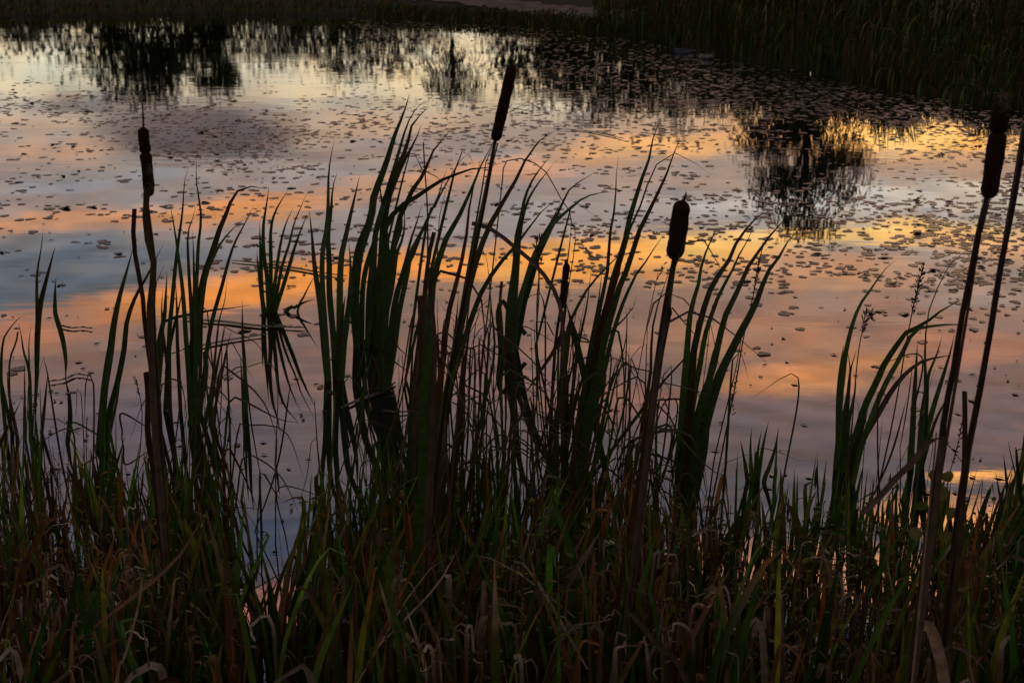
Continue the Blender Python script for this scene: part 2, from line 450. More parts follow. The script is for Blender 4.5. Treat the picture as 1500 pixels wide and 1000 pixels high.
bp = nt.nodes.new("ShaderNodeBump"); bp.inputs["Strength"].default_value = 1; bp.inputs["Distance"].default_value = .0010
L(hgt, bp.inputs["Height"]); L(bp.outputs[0], gl.inputs["Normal"])
M_WATER = m
mb = MB()
mb.add([Vector((-160, 1.2, 0)), Vector((160, 1.2, 0)), Vector((160, 75, 0)), Vector((-160, 75, 0))], [(0, 1, 2, 3)])
tag(mb.build("water", M_WATER, smooth=False), kind="structure")

# pale trodden path on the far bank
pathpx = [(600, -4), (660, 0), (720, 4), (780, 9), (840, 15), (890, 20), (930, 22)]
mb = MB(); vs = []
def on_ground(x, y):
    z = .3
    for _ in range(6):
        p = on_water(x, y, z); z = ground_z(p.x, p.y) + .035
    return Vector((p.x, p.y, z))
NP = 60
for i in range(NP):
    f = i / (NP - 1) * (len(pathpx) - 1); k = min(int(f), len(pathpx) - 2); f -= k
    x = pathpx[k][0] + (pathpx[k + 1][0] - pathpx[k][0]) * f; y = pathpx[k][1] + (pathpx[k + 1][1] - pathpx[k][1]) * f
    e0 = 2.2 * mn.noise(Vector((i * .6, 0, 0))); e1 = 2.0 * mn.noise(Vector((i * .7, 5, 0)))
    w = 4.5 + 2.5 * math.sin(math.pi * i / NP)
    for q in range(4): vs.append(on_ground(x, y - w + e0 + (w + 2 + e1 - e0) * q / 3))
mb.add(vs, [(4 * i + q, 4 * i + q + 1, 4 * i + q + 5, 4 * i + q + 4) for i in range(NP - 1) for q in range(3)])
tag(mb.build("path", M_PATH), kind="structure")

# ------------------------------------------------------------------ lily pads
def pad_shape(c, r, col, curl=0.0):
    n = 16
    a0 = uni(0, 6.28); asp = uni(.4, 1); rot = uni(0, 3.14); ph = uni(0, 6)
    vs = [Vector((c.x, c.y, .003))]
    for ring, q in ((1, .62), (2, 1.0)):
        for i in range(n + 1):
            a = a0 + .14 + (2 * math.pi - .28) * i / n
            rr = r * q * (1 + .12 * math.sin(3 * a + ph) + .07 * math.sin(5 * a + ph * 2))
            x, y = math.cos(a) * rr, math.sin(a) * rr * asp
            z = .003 + (i % 2) * .0 + (ring == 2) * (r * .004 * (1 + math.sin(2 * a + ph)) + curl * r * max(0, math.sin(a + ph)) ** 2)
            vs.append(Vector((c.x + x * math.cos(rot) - y * math.sin(rot), c.y + x * math.sin(rot) + y * math.cos(rot), z)))
    k = n + 1
    fs = [(0, 1 + i, 2 + i) for i in range(n)] + [(1 + i, 1 + k + i, 2 + k + i, 2 + i) for i in range(n)]
    return vs, fs
def drift(x, y):
    p = on_water(x, y)
    n_ = mn.noise(Vector((p.x * .42 + 7, p.y * .2, 1.5))) + .5 * mn.noise(Vector((p.x * 1.3, p.y * .5, 4.5)))
    return sst(-.12, .38, n_)
def pad_density(x, y):
    if y < 22: return 0
    d = 0.0
    # thick field along the far right shore
    edge = 150 + (x - 750) * .13
    if x > 380:
        d = max(d, sst(edge + 40, edge - 40, y) * sst(380, 560, x) * (1.0 if y > 30 else .4))
    if 560 < x < 800 and 75 < y < 150: d *= .25
    # scattered pads over the middle of the pond
    d = max(1.3 * d * (.4 + .6 * drift(x, y)), .68 * sst(105, 150, y) * sst(480, 330, y) * (.22 + .78 * drift(x, y)))
    if x > 1000: d = max(d, .7 * sst(150, 220, y) * sst(520, 380, y) * (.18 + .82 * drift(x, y)))
    if x < 140: d *= .9
    if x < 520 and y < 118: d *= .1
    if y > 380: d = max(d, .045 * sst(640, 480, y))
    if x < 300 and y > 340: d *= .35
    return d
pads = []
random.seed(5)
tries = 0
while len(pads) < 9000 and tries < 150000:
    tries += 1
    x = uni(-60, 1560); y = 22 + 640 * rnd() ** 1.7
    if rnd() > pad_density(x, y): continue
    # strings of pads lie side by side
    k = 1 + int(rnd() * (7.5 if x > 1000 else 5)) if y < 420 else 1
    for i in range(k):
        xx, yy = x + (random.gauss(0, 26) if i else 0) * (1 if y > 150 else .8), y + (random.gauss(0, 3.2) if i else 0)
        p = on_water(xx, yy)
        if math.hypot(p.x, p.y) > shore_d(math.atan2(p.x, p.y)) - .3: continue
        r = (uni(.016, .042) if y > 380 else (uni(.016, .05) if yy > 200 else uni(.022, .06)))
        pads.append((p, r, yy))
ok = []
cell = {}
for p, r, y in pads:
    key = (int(p.x / .25), int(p.y / .25)); hit = False
    for i in (-1, 0, 1):
        for j in (-1, 0, 1):
            for q, s in cell.get((key[0] + i, key[1] + j), ()):
                if (q - p).length < (r + s) * .62: hit = True
    if hit: continue
    cell.setdefault(key, []).append((p, r)); ok.append((p, r, y))
ok.sort(key=lambda t: -t[1] / t[0].length)
PADC = [(.085, .058, .04), (.07, .06, .035), (.11, .065, .045), (.06, .055, .03), (.10, .075, .05)]
def pad_col():
    c = random.choice(PADC); k = uni(.25, .75)
    return tuple(v * k for v in c)
for p, r, y in ok[:300]:
    vs, fs = pad_shape(p, r, None, .35 * rnd() ** 7)
    mb = MB(); mb.add(vs, fs, pad_col())
    o = mb.build("lily_pad", M_PAD, origin=(p.x, p.y, 0))
    right = p.x / p.y > .1
    near = p.y < 10
    lab = {(True, True): "small brown lily pad drifting alone on orange water right of the cattail heads",
           (True, False): "brown notched lily pad lying in loose strings below the willow reflection",
           (False, True): "small brown lily pad drifting on still water close to the cattail tufts",
           (False, False): "brown notched lily pad scattered over the peach reflection on the left half"}[(right, near)]
    tag(o, lab, "lily pad", "lily pads floating on the pond, " + ("right near" if right and near else "right far" if right else "left near" if near else "left far"))
mb = MB()
for p, r, y in ok[300:]:
    vs, fs = pad_shape(p, r, None, .35 * rnd() ** 7); mb.add(vs, fs, pad_col())
tag(mb.build("lily_pads", M_PAD), "dense field of small brown lily pads along the far shore", kind="stuff")
# bits of floating litter
mb = MB()
for i in range(900):
    x = uni(0, 1500); y = 150 + 700 * rnd()
    if rnd() < .35: x, y = random.gauss(360, 45), random.gauss(215, 22)
    p = on_water(x, y); a = uni(0, 3.14); l = uni(.008, .03); w = l * uni(.2, .6)
    d = Vector((math.cos(a), math.sin(a), 0)); s = Vector((-d.y, d.x, 0))
    mb.add([p - d * l + Vector((0, 0, .004)), p + s * w + Vector((0, 0, .009)), p + d * l + Vector((0, 0, .004)), p - s * w + Vector((0, 0, .004))], [(0, 1, 2, 3)], pad_col())
tag(mb.build("floating_litter", M_PAD), "specks of leaf litter floating on the pond", kind="stuff")

# ------------------------------------------------------------------ far reeds and bank grass
random.seed(21)
REEDC = [(.05, .085, .018), (.035, .065, .016), (.08, .065, .02), (.13, .065, .02), (.055, .085, .03), (.11, .09, .05)]
mb = MB()
for i in range(7500):
    px = uni(860, 1720) if i < 5600 else uni(560, 1000)
    a = math.atan2((px - 750) / F, math.cos(TH))
    if i < 5600:
        D = shore_d(a) - .5 + 12 * rnd() ** 1.3
    else: D = shore_d(a) + uni(-.3, 2.0)
    hmax = max(.45, .117 * D - 2.0) * (1 + .15 * math.sin(px * .05) + .12 * math.sin(px * .021 + 1))
    if px < 1000: hmax = min(hmax, .5 + (px - 860) / 140 * 1.0) if px > 860 else .35
    if i >= 5600: hmax = min(hmax, .4)
    h = hmax * uni(.45, 1.0)
    b = Vector((math.sin(a) * D, math.cos(a) * D, 0))
    b.z = max(-.05, ground_z(b.x, b.y) - .02)
    ln = uni(-.12, .3) * h; ly = uni(-.2, .2) * h
    pts = [b, b + Vector((ln * .25, ly * .3, h * .55)), b + Vector((ln, ly, h * uni(.85, 1)))]
    if rnd() < .3: pts.append(pts[-1] + Vector((uni(.05, .3), 0, -uni(0, .25))))
    k = uni(.3, 1.3) * (1.8 if rnd() < .15 else .62)
    blade(mb, pts, uni(.012, .026), w_norm, tuple(v * k for v in random.choice(REEDC)), n=6, cross=2)
tag(mb.build("far_reeds", M_FAR), "dark bed of reeds along the far right shore", kind="stuff")
mb = MB()
for i in range(5000):
    px = uni(-250, 1000); a = math.atan2((px - 750) / F, math.cos(TH))
    D = shore_d(a) + .1 + 16 * rnd() ** 1.6
    b = Vector((math.sin(a) * D, math.cos(a) * D, 0)); b.z = ground_z(b.x, b.y) - .02
    if 600 < px < 940 and 2.0 < D - shore_d(a) < 12: continue
    h = uni(.12, .4); ln = uni(-.1, .2)
    k = uni(.35, 1.1)
    blade(mb, [b, b + Vector((ln * .3, 0, h * .6)), b + Vector((ln, uni(-.1, .1), h))], uni(.02, .04), w_norm, tuple(v * k for v in random.choice(REEDC)), n=4, cross=2)
tag(mb.build("far_bank_grass", M_FAR), "rough dark grass on the far bank", kind="stuff")

# ------------------------------------------------------------------ trees beyond the pond (seen mirrored in the water)
random.seed(33)
def tree(px, D, h, w, label, leaves, size, style="round", lo=.15, sparse=0.0):
    a = math.atan2((px - 750) / F, math.cos(TH))
    b = Vector((math.sin(a) * D, math.cos(a) * D, 0)); b.z = ground_z(b.x, b.y) - .1
    root = empty("tree", b, label, "tree", "trees beyond the far shore")
    top = h - b.z
    t = MB()
    tube(t, [b, b + Vector((uni(-.1, .1), 0, top * .35)), b + Vector((uni(-.2, .2) * w * .3, 0, top * .85))], ((.03, .01) if style == 'willow' else (max(.04, h * .013), .015)), (.03, .022, .016), 7, 8)
    clumps = []
    nb = 26 if style != "willow" else 24
    for i in range(nb):
        z = top * (lo + (1 - lo) * uni(.1, .95)); an = uni(0, 6.28)
        q = (z / top - lo) / (1 - lo)
        if style == "tall": rw = w * .5 * (1 - abs(q - .4) ** 1.4) * uni(.4, 1)
        elif style == "bush": rw = w * .5 * math.sqrt(max(0.05, 1 - q * q)) * uni(.3, 1)
        else: rw = w * .5 * math.sin(math.pi * min(.97, .15 + .8 * q)) * uni(.35, 1)
        e = b + Vector((math.cos(an) * rw, math.sin(an) * rw, z))
        tube(t, [b + Vector((0, 0, z * .55)), b + Vector((math.cos(an) * rw * .4, math.sin(an) * rw * .4, z * .85)), e], (h * .008 + .01, .008), (.03, .022, .016), 5, 5)
        clumps.append((e, uni(.16, .3) * w, uni(.55, 1.1)))
    child(t, "trunk", M_BARK, root)
    cmb = MB()
    for i in range(leaves):
        e, cr_, k = random.choice(clumps)
        g = Vector((random.gauss(0, .5), random.gauss(0, .5), random.gauss(0, .5))) * cr_
        if style == "willow":
            # a twig that leaves the limb outwards and droops, with narrow leaves along it
            p0 = e + g * .8
            out_ = Vector((p0.x - b.x, p0.y - b.y, 0))
            out_ = (out_.normalized() if out_.length > .05 else Vector((1, 0, 0))) + Vector((uni(-.6, .6), uni(-.6, .6), 0))
            Lh = uni(.06, .2) * h
            for j in range(9):
                t_ = j / 8
                p = p0 + out_ * Lh * .55 * t_ + Vector((0, 0, Lh * (.35 * t_ - 1.1 * t_ * t_)))
                if p.z < b.z + .1: break
                d = Vector((uni(-.7, .7) + out_.x * .3, uni(-.7, .7), -uni(.3, 1))).normalized() * size * uni(.5, 1.1); s = d.cross(Vector((uni(-1, 1), uni(-1, 1), .1))).normalized() * size * .12
                cmb.add([p, p + d * .5 + s, p + d, p + d * .5 - s], [(0, 1, 2, 3)], tuple(v * k for v in (.045, .055, .02)))
        else:
            p = e + g * (1 if style != "bush" else .9)
            if p.z - b.z < .1: p.z = b.z + uni(.1, .4)
            d = Vector((uni(-1, 1), uni(-1, 1), uni(-1, .6))).normalized() * size * uni(.6, 1.3); s = d.cross(Vector((uni(-1, 1), uni(-1, 1), uni(-1, 1)))).normalized() * size * .4
            cmb.add([p - d * .5, p + s, p + d * .5, p - s], [(0, 1, 2, 3)], tuple(v * k for v in (.035, .05, .018)))
    child(cmb, "crown", M_FAR, root)
tree(-60, 120, 5.6, 8, "dense rounded tree at the left end of the far tree line", 2600, .4, "round", .02)
tree(60, 125, 5.2, 10, "low wide tree beyond the left shore next to the rounded one", 2200, .4, "bush", .02)
tree(170, 100, 6.0, 8, "broad dark tree left of the two tall dark crowns", 1500, .4, "round", .02)
tree(240, 92, 7.0, 5.6, "tall dark tree mirrored above the left cattail head", 3000, .34, "tall", .03)
tree(300, 98, 6.0, 7, "shorter dense tree standing between the two tall dark crowns", 1500, .4, "round", .02)
tree(345, 92, 6.8, 4.2, "narrow tall dark tree mirrored right of the left cattail head", 2300, .34, "tall", .03)
tree(430, 110, 6.0, 7, "thin leafed tree right of the narrow tall tree", 2200, .36, "tall", .03)
tree(505, 110, 7.4, 7, "airy tree with gaps in its crown beyond the middle shore", 2400, .36, "tall", .03)
tree(590, 105, 6.6, 8, "airy low tree just left of the weeping sapling", 2400, .36, "tall", .03)
tree(668, 58, 4.4, 2.6, "slender weeping sapling with hanging twigs beyond the path", 230, .24, "willow", .35)
tree(800, 75, 5.2, 6.5, "dense dark tree beyond the path beside the weeping sapling", 3600, .3, "round", .02)
tree(880, 72, 5.9, 6.5, "dense dark tree in the middle of the group beyond the path", 4000, .3, "tall", .02)
tree(960, 72, 5.9, 6.0, "dense dark tree at the right of the group beyond the path", 4000, .3, "tall", .02)
tree(1045, 70, 4.8, 5.0, "thin leafed tree between the dark group and the willow", 2400, .3, "tall", .02)
tree(1165, 32, 4.6, 2.3, "big weeping willow mirrored in the gold light near the right reeds", 820, .17, "willow", .1)
tree(1130, 36, 2.5, 2.8, "low dark bush at the foot of the weeping willow", 2600, .16, "bush", .02)
tree(1300, 34, 1.25, 1.8, "thin twiggy shrub against the gold sky right of the willow", 220, .12, "bush", .02)
tree(1410, 30, 1.15, 1.8, "low twiggy shrub above the right reeds near the gold light", 250, .12, "bush", .02)
tree(1530, 28, 2.0, 2.4, "low dark shrub at the right end of the reed bed", 1500, .12, "bush", .02)

# ------------------------------------------------------------------ ducks
M_DUCK = leaf_material("duck_plumage", .6, .0, .3, 30)
def duck(px, py, length, heading, label, cols):
    p = on_water(px, py)
    root = empty("duck", p, label, "duck", "mallards swimming among the lily pads")
    body, head, back, bill = cols
    prof = [(-.52, .10, .012, .004), (-.44, .085, .035, .02), (-.32, .06, .07, .05), (-.12, .045, .10, .075), (.08, .045, .105, .08), (.24, .055, .09, .075), (.32, .085, .06, .065), (.355, .15, .04, .045),
            (.375, .19, .03, .034), (.39, .232, .05, .046), (.42, .242, .048, .042), (.455, .23, .026, .024), (.475, .222, .016, .014)]
    k = length / 1.0
    M = Matrix.Rotation(heading, 3, 'Z')
    mb = MB(); sides = 12; vs = []; cs = []
    for i, (x, z, rw, rh) in enumerate(prof):
        T = Vector((prof[min(i + 1, len(prof) - 1)][0] - prof[max(i - 1, 0)][0], 0, prof[min(i + 1, len(prof) - 1)][1] - prof[max(i - 1, 0)][1])).normalized()
        Up = Vector((-T.z, 0, T.x))
        for j in range(sides):
            a = 2 * math.pi * j / sides
            v = Vector((x, 0, z * 1.45)) + Vector((0, 1, 0)) * (math.cos(a) * rw * 1.2) + Up * (math.sin(a) * rh * 1.65)
            vs.append(p + M @ (v * k))
            cs.append(head if i >= 6 else (back if math.sin(a) > .25 and i < 6 else (body if i < 5 else back)))
    fs = [(i * sides + j, i * sides + (j + 1) % sides, (i + 1) * sides + (j + 1) % sides, (i + 1) * sides + j) for i in range(len(prof) - 1) for j in range(sides)]
    fs += [tuple(range(sides))[::-1], tuple((len(prof) - 1) * sides + j for j in range(sides))]
    mb.add(vs, fs, cs); child(mb, "body", M_DUCK, root)
    mb = MB(); vs = []
    for (x, z, rw, rh) in ((.465, .222, .016, .012), (.5, .215, .016, .007), (.54, .21, .014, .004)):
        for j in range(8):
            a = 2 * math.pi * j / 8
            vs.append(p + M @ (Vector((x, math.cos(a) * rw, z * 1.35 + math.sin(a) * rh)) * k))
    mb.add(vs, [(i * 8 + j, i * 8 + (j + 1) % 8, i * 8 + 8 + (j + 1) % 8, i * 8 + 8 + j) for i in range(2) for j in range(8)] + [tuple(range(16, 24))], bill)
    child(mb, "bill", M_DUCK, root)
    for sg in (-1, 1):
        mb = MB(); vs = []
        for i in range(7):
            t = i / 6; x = .2 - .62 * t; hh = .07 * math.sin(math.pi * min(1, .12 + .85 * t)); zc = .13 + .035 * t
            for dz in (-hh, 0, hh):
                vs.append(p + M @ (Vector((x, sg * (.118 * (1 - .75 * max(0, t - .35) / .65 * 1.0) + (.006 if dz == 0 else -.008)), zc + dz)) * k))
        mb.add(vs, [(i * 3 + j, i * 3 + j + 1, i * 3 + j + 4, i * 3 + j + 3) for i in range(6) for j in range(2)], back)
        child(mb, "wing", M_DUCK, root)
duck(998, 79, .52, R(178), "blue grey drake with black head swimming ahead beside the far reeds", ((.085, .09, .12), (.006, .008, .007), (.05, .055, .075), (.12, .1, .03)))
duck(1033, 87, .46, R(130), "pale backed duck with dark head following the blue grey drake", ((.055, .05, .05), (.016, .011, .01), (.16, .15, .15), (.06, .04, .02)))
duck(1443, 143, .48, R(82), "dark duck seen from behind next to the right cattail head", ((.2, .22, .27), (.006, .007, .006), (.03, .03, .035), (.1, .08, .03)))
# ------------------------------------------------------------------ cattails and other plants on the near bank
random.seed(77)
CC = {'g': (.036, .072, .010), 'd': (.025, .049, .009), 'b': (.055, .033, .018), 'r': (.05, .021, .009), 'p': (.26, .17, .115), 'y': (.06, .075, .018), 'o': (.12, .05, .015), 'm': (.08, .052, .038)}
def P2(s): return [tuple(float(v) for v in q.split(',')) for q in s.split()]
def trace3(s, Y, lean, closed_tip=True):
    """tip-first pixel trace -> base-first 3D points, continued down to the ground"""
    pts = [at(x, y, Y, lean) for x, y in P2(s)][::-1]
    p0 = pts[0]
    gz = min(0.0, ground_z(p0.x, p0.y)) - .04 if p0.y > 3.6 else ground_z(p0.x, p0.y) - .04
    if p0.z > gz + .02:
        d = (p0 - pts[1]); d.normalize()
        if d.z > -.35: d = Vector((d.x * .5, d.y * .3, -.8)).normalized()
        k = (p0.z - gz) / -d.z
        q = p0 + d * k
        if (Vector((q.x, q.y)) - Vector((p0.x, p0.y))).length > .35 * (p0.z - gz):
            q = Vector((p0.x + (q.x - p0.x) * .4, p0.y, gz))
        pts.insert(0, q)
    return pts
def leaf_from(root, s, wpx, Y, lean, prof='n', col='g', tip=None, n=26, twist=None, name="leaf", label=None):
    pts = trace3(s, Y, lean)
    w = wpx * dep(pts[len(pts) // 2]) / F * .9
    k = uni(.75, 1.25)
    c = tuple(v * k for v in CC[col])
    tcol = CC[tip] if tip else (tuple(v * uni(.7, 1.2) for v in CC['r']) if rnd() < .5 else None)
    pts = [pts[0]] + [q + Vector((uni(-1, 1), uni(-1, 1), 0)) * w * .22 for q in pts[1:-1]] + [pts[-1]]
    mb = MB()
    blade(mb, pts, w, PROF[prof], c, tcol, n=n, twist=twist)
    o = child(mb, name, M_LEAF if col in 'gdy' else M_GRASS if col != 'p' and col != 'm' else M_DRY, root)
    if label: o["label"] = label
    return pts

def clump(name, label, cat, base, leaves, lean=.0, Y=None, group=None, jit=.05):
    b = on_water(*base) if Y is None else at(base[0], base[1], Y)
    if Y is None: Y = b.y
    b = Vector((b.x, b.y, max(-.05, ground_z(b.x, b.y)) if Y < 3.6 else 0.0))
    root = empty(name, b, label, cat, group)
    for L_ in leaves:
        s, w = L_[0], L_[1]
        opt = L_[2] if len(L_) > 2 else 'ng'
        leaf_from(root, s, w, Y + uni(-jit, jit), lean + uni(-.07, .07), opt[0], opt[1], opt[2] if len(opt) > 2 else None)
    return root
def stem_part(root, s, w0, w1, Y, lean, col='b', name="stem", mat=None, ext=True):
    pts = trace3(s, Y, lean) if ext else [at(x, y, Y, lean) for x, y in P2(s)][::-1]
    mb = MB()
    r0 = w0 * .5 * dep(pts[0]) / F; r1 = w1 * .5 * dep(pts[-1]) / F
    k = uni(.5, .7)
    tube(mb, pts, (r0, r1), tuple(v * k for v in CC[col]), 7, 26, wob=.12)
    child(mb, name, mat or M_STEM, root)
def head_part(root, bot, top, wpx, Y, lean, segs=1, spike=None, fluff=None, label=None):
    A = at(bot[0], bot[1], Y, lean); B = at(top[0], top[1], Y, lean)
    r = wpx * .5 * dep((A + B) / 2) / F
    n = 90; pts = []; rad = []
    for i in range(n + 1):
        s = i / n
        pts.append(A.lerp(B, s) + Vector((1, 0, 0)) * r * .12 * math.sin(s * 3.1 + 1))
        q = min(s, 1 - s) * (B - A).length / r
        e = math.sqrt(max(0.0, 1 - (1 - min(1, q / 1.15)) ** 2)) if q < 1.15 else 1.0
        w = max(.12, e) * (.92 + .07 * math.sin(s * 3.14) + .03 * math.sin(s * 17 + bot[0]) +   .025 * mn.noise(Vector((s * 30, bot[0], 0))))
        if segs == 2:
            w *= 1 - .35 * math.exp(-((s - .63) / .018) ** 2)
        rad.append(r * w)
    mb = MB()
    tube(mb, pts, lambda t: rad[min(n, int(round(t * n)))], (1, 1, 1), 26, wob=.08)
    o = child(mb, "seed_head", M_HEAD, root)
    if label: o["label"] = label
    if spike:
        C = at(spike[0], spike[1], Y, lean)
        mb = MB(); tube(mb, [B - (B - A) * .02, B.lerp(C, .5) + Vector((r * .08, 0, 0)), C], (r * .22, r * .06), CC['b'], 6, 8)
        child(mb, "tip_spike", M_STEM, root)
    if fluff:
        mb = MB()
        for i in range(260):
            f = random.choice(fluff)
            c = at(f[0] + random.gauss(0, f[2] * .4), f[1] + random.gauss(0, f[3] * .4), Y - r * .9, lean)
            d = Vector((uni(-1, 1), uni(-.6, .2), uni(-1, .6))).normalized() * uni(.004, .012)
            s = Vector((uni(-1, 1), uni(-1, 1), uni(-1, 1))).normalized() * .0007
            mb.add([c - s, c + s, c + d + s * .4, c + d - s * .4], [(0, 1, 2, 3)], (.2, .15, .11))
        child(mb, "seed_fluff", M_FLUFF, root)

# --- the flowering cattails
Yc = 3.3
b = at(238, 800, Yc); b.z = .0
t = empty("cattail", b, "left cattail with a split brown head and a long thin tip spike", "cattail", "cattails with brown heads")
stem_part(t, "213,280 219,330 226,390 224,450 227,520 233,600 237,700 241,800", 10, 6, Yc, 0, 'b')
head_part(t, (218, 288), (210, 186), 17, Yc, 0, 2, (207, 134), [(217, 270, 8, 22), (219, 250, 5, 14), (214, 285, 8, 6)])
leaf_from(t, "215,282 212,315 217,355 226,395 222,440 224,520 230,640 236,720", 12, Yc - .03, 0, 'B', 'm')
leaf_from(t, "197,306 196,350 200,390 207,430 213,480 220,530 227,600 233,670", 8, Yc - .02, 0, 'B', 'r')
leaf_from(t, "241,388 232,402 227,425 225,455 227,520 229,580 232,650", 8, Yc + .03, 0, 'n', 'r')
leaf_from(t, "214,545 217,580 219,640 228,720", 10, Yc + .02, 0, 'B', 'r')
Yc = 3.2
b = at(632, 790, Yc); b.z = .0
t = empty("cattail", b, "tall leaning cattail in the middle whose smooth brown head stands highest", "cattail", "cattails with brown heads")
stem_part(t, "726,203 719,240 711,290 701,340 692,380 680,440 668,500 656,560 645,640 632,760", 9, 5, Yc, 0, 'r')
head_part(t, (724, 207), (752, 94), 17, Yc, 0, 1, (756, 82))
leaf_from(t, "724,206 712,226 700,253 690,275 678,300 668,322 655,347 646,372 638,402 631,450 625,520 620,600 616,700", 16, Yc - .04, 0, 'n', 'd')
leaf_from(t, "705,232 697,262 690,292 684,332 675,380 665,420 655,470 648,520 640,600 632,690", 11, Yc - .02, 0, 'n', 'r')
leaf_from(t, "729,210 720,250 713,290 705,330 697,372 690,420 680,500 672,580 664,680", 5, Yc + .05, 0, 's', 'b')
leaf_from(t, "711,305 709,296 700,287 692,283 676,276 662,272 650,285 643,320 640,380 636,440", 6, Yc + .06, 0, 'n', 'd')
leaf_from(t, "757,205 757,199 750,193 738,192 728,200 722,214 712,240 705,280", 5, Yc + .03, 0, 'n', 'd')
leaf_from(t, "812,171 800,160 785,152 770,149 757,153 745,160 736,175 724,215 712,270 700,330", 4.5, Yc + .08, 0, 'n', 'd')
leaf_from(t, "705,556 709,505 709,455 702,426 687,409 663,401 640,396 632,400 633,440 635,520 637,580 633,690", 8, Yc - .10, 0, 'n', 'm')
leaf_from(t, "714,662 700,632 687,606 678,587 668,568 658,545 649,520 640,515 634,560 630,640", 7, Yc - .16, 0, 'n', 'b')
Yc = 2.95
b = at(915, 985, Yc); b.z = ground_z(b.x, b.y)
t = empty("cattail", b, "short thick cattail head with a pointed tip in the middle right", "cattail", "cattails with brown heads")
stem_part(t, "987,380 979,420 972,460 966,500 958,560 950,620 943,700 935,780 925,880 916,970", 10, 6, Yc, 0, 'r')
head_part(t, (985, 381), (1001, 293), 27, Yc, 0, 1, (1005, 281))
leaf_from(t, "984,384 974,410 962,450 955,490 952,540 946,600 940,700 933,800", 9, Yc - .02, 0, 'n', 'r')
leaf_from(t, "1067,420 1060,403 1048,380 1036,358 1026,347 1014,344 1003,352 993,375 986,410 980,450", 8, Yc - .05, 0, 'n', 'd')
leaf_from(t, "948,514 949,478 958,444 968,428 977,423 983,432 979,470 970,520", 10, Yc - .05, 0, 'n', 'r')
leaf_from(t, "1053,486 1031,469 1012,450 996,430 985,422 978,440 972,480 965,540", 7, Yc - .08, 0, 'n', 'm')
leaf_from(t, "1128,536 1110,519 1081,496 1059,477 1033,461 1008,456 985,463 972,490 962,540 952,620", 7, Yc - .1, 0, 'n', 'm')
Yc = 2.6
b = at(1340, 985, Yc); b.z = ground_z(b.x, b.y)
t = empty("cattail", b, "long dark cattail head with a crack across it near the right edge", "cattail", "cattails with brown heads")
stem_part(t, "1446,288 1438,320 1432,345 1420,410 1408,470 1397,540 1385,600 1378,660 1369,720 1360,780 1352,850 1342,940", 13, 8, Yc, 0, 'r')
head_part(t, (1446, 291), (1471, 137), 27, Yc, 0, 2, None, [(1471, 150, 6, 16)])
leaf_from(t, "1496,212 1482,219 1470,232 1462,255 1455,278 1447,305 1438,340 1428,400", 6, Yc - .04, 0, 'n', 'b')
leaf_from(t, "1400,560 1392,576 1384,600 1378,640 1370,700", 7, Yc + .03, 0, 'n', 'd')
leaf_from(t, "1262,752 1280,736 1312,700 1334,679 1355,655 1369,634 1378,636 1378,680 1368,760", 11, Yc - .08, 0, 'B', 'm')
leaf_from(t, "1441,714 1420,690 1400,665 1382,643 1372,640 1366,700", 4, Yc - .1, 0, 'n', 'p')
Yc = 2.65
b = at(1392, 985, Yc); b.z = ground_z(b.x, b.y)
t = empty("cattail", b, "headless dark cattail stem leaning out past the right edge", "cattail")
stem_part(t, "1512,140 1500,200 1491,262 1478,330 1466,390 1455,460 1443,530 1432,590 1420,650 1410,710 1400,780 1390,880", 12, 8, Yc, 0, 'r')
stem_part(t, "1500,180 1492,235 1483,290 1476,330 1468,385", 8, 6, Yc + .03, 0, 'b', ext=False)
leaf_from(t, "1425,567 1426,585 1430,600 1428,625 1422,660", 5, Yc - .02, 0, 'n', 'b')
leaf_from(t, "1413,573 1413,620 1412,680 1411,740 1405,800", 9, Yc - .05, 0, 'B', 'b')
leaf_from(t, "1454,422 1445,400 1432,385 1418,373 1408,366 1400,372 1382,405 1366,440 1357,475 1355,540 1353,620 1346,690", 4.5, Yc + .5, 0, 'n', 'd')
# withered head
Yc = 4.9
b = on_water(806, 640)
t = empty("cattail", Vector((b.x, Yc, 0)), "thin withered cattail with a shrunken ragged head and trailing fluff", "cattail")
stem_part(t, "829,380 826,420 820,460 814,500 810,560 806,640", 7, 4, Yc, 0, 'b')
head_part(t, (822, 452), (831, 385), 11, Yc, 0, 2, (837, 330), [(831, 425, 6, 26), (828, 450, 6, 10)])

# --- green leaf clumps standing in the water
clump("cattail_tuft", "pair of slim blades on one stalk, first tuft from the left edge", "cattail tuft", (50, 640), [
 ("63,335 59,362 56,400 55,440 54,480 52,540 48,640", 11, 'lg'), ("81,360 74,385 66,420 58,450 56,490 53,560 50,640", 8, 'lg'),
 ("40,461 30,463 20,474 11,487 4,505 3,560 8,640", 7, 'nd'), ("26,486 27,492 21,508 16,525 14,560 16,640", 5, 'sb'), ("27,473 30,490 36,515 42,545 46,600 48,650", 6, 'nd'),
 ("46,474 43,505 43,550 44,640", 4, 'nd'), ("36,530 36,570 38,650", 4, 'nb'), ("70,545 66,580 60,650", 6, 'nb'), ("10,540 14,580 26,650", 6, 'nb'), ("2,550 12,600 24,660", 7, 'nd')])
clump("cattail_tuft", "single slim curved blade standing apart in open water beside the leftmost tuft", "cattail tuft", (97, 555), [
 ("82,405 80,425 79,445 81,460 87,478 91,500 95,530 97,558", 7, 'lg')], jit=0)
clump("cattail_tuft", "two long green blades crossing behind the left cattail stem", "cattail tuft", (146, 655), [
 ("195,362 185,392 174,432 166,475 160,520 154,575 147,640 144,660", 12, 'nd'), ("240,357 229,377 214,407 200,433 188,470 181,510 172,560 161,605 150,655", 10, 'ndr'),
 ("182,415 174,440 168,470 162,500 156,540 150,600", 8, 'nd'), ("176,560 172,590 160,640 152,690", 8, 'yy' if False else 'ny')], lean=.1)
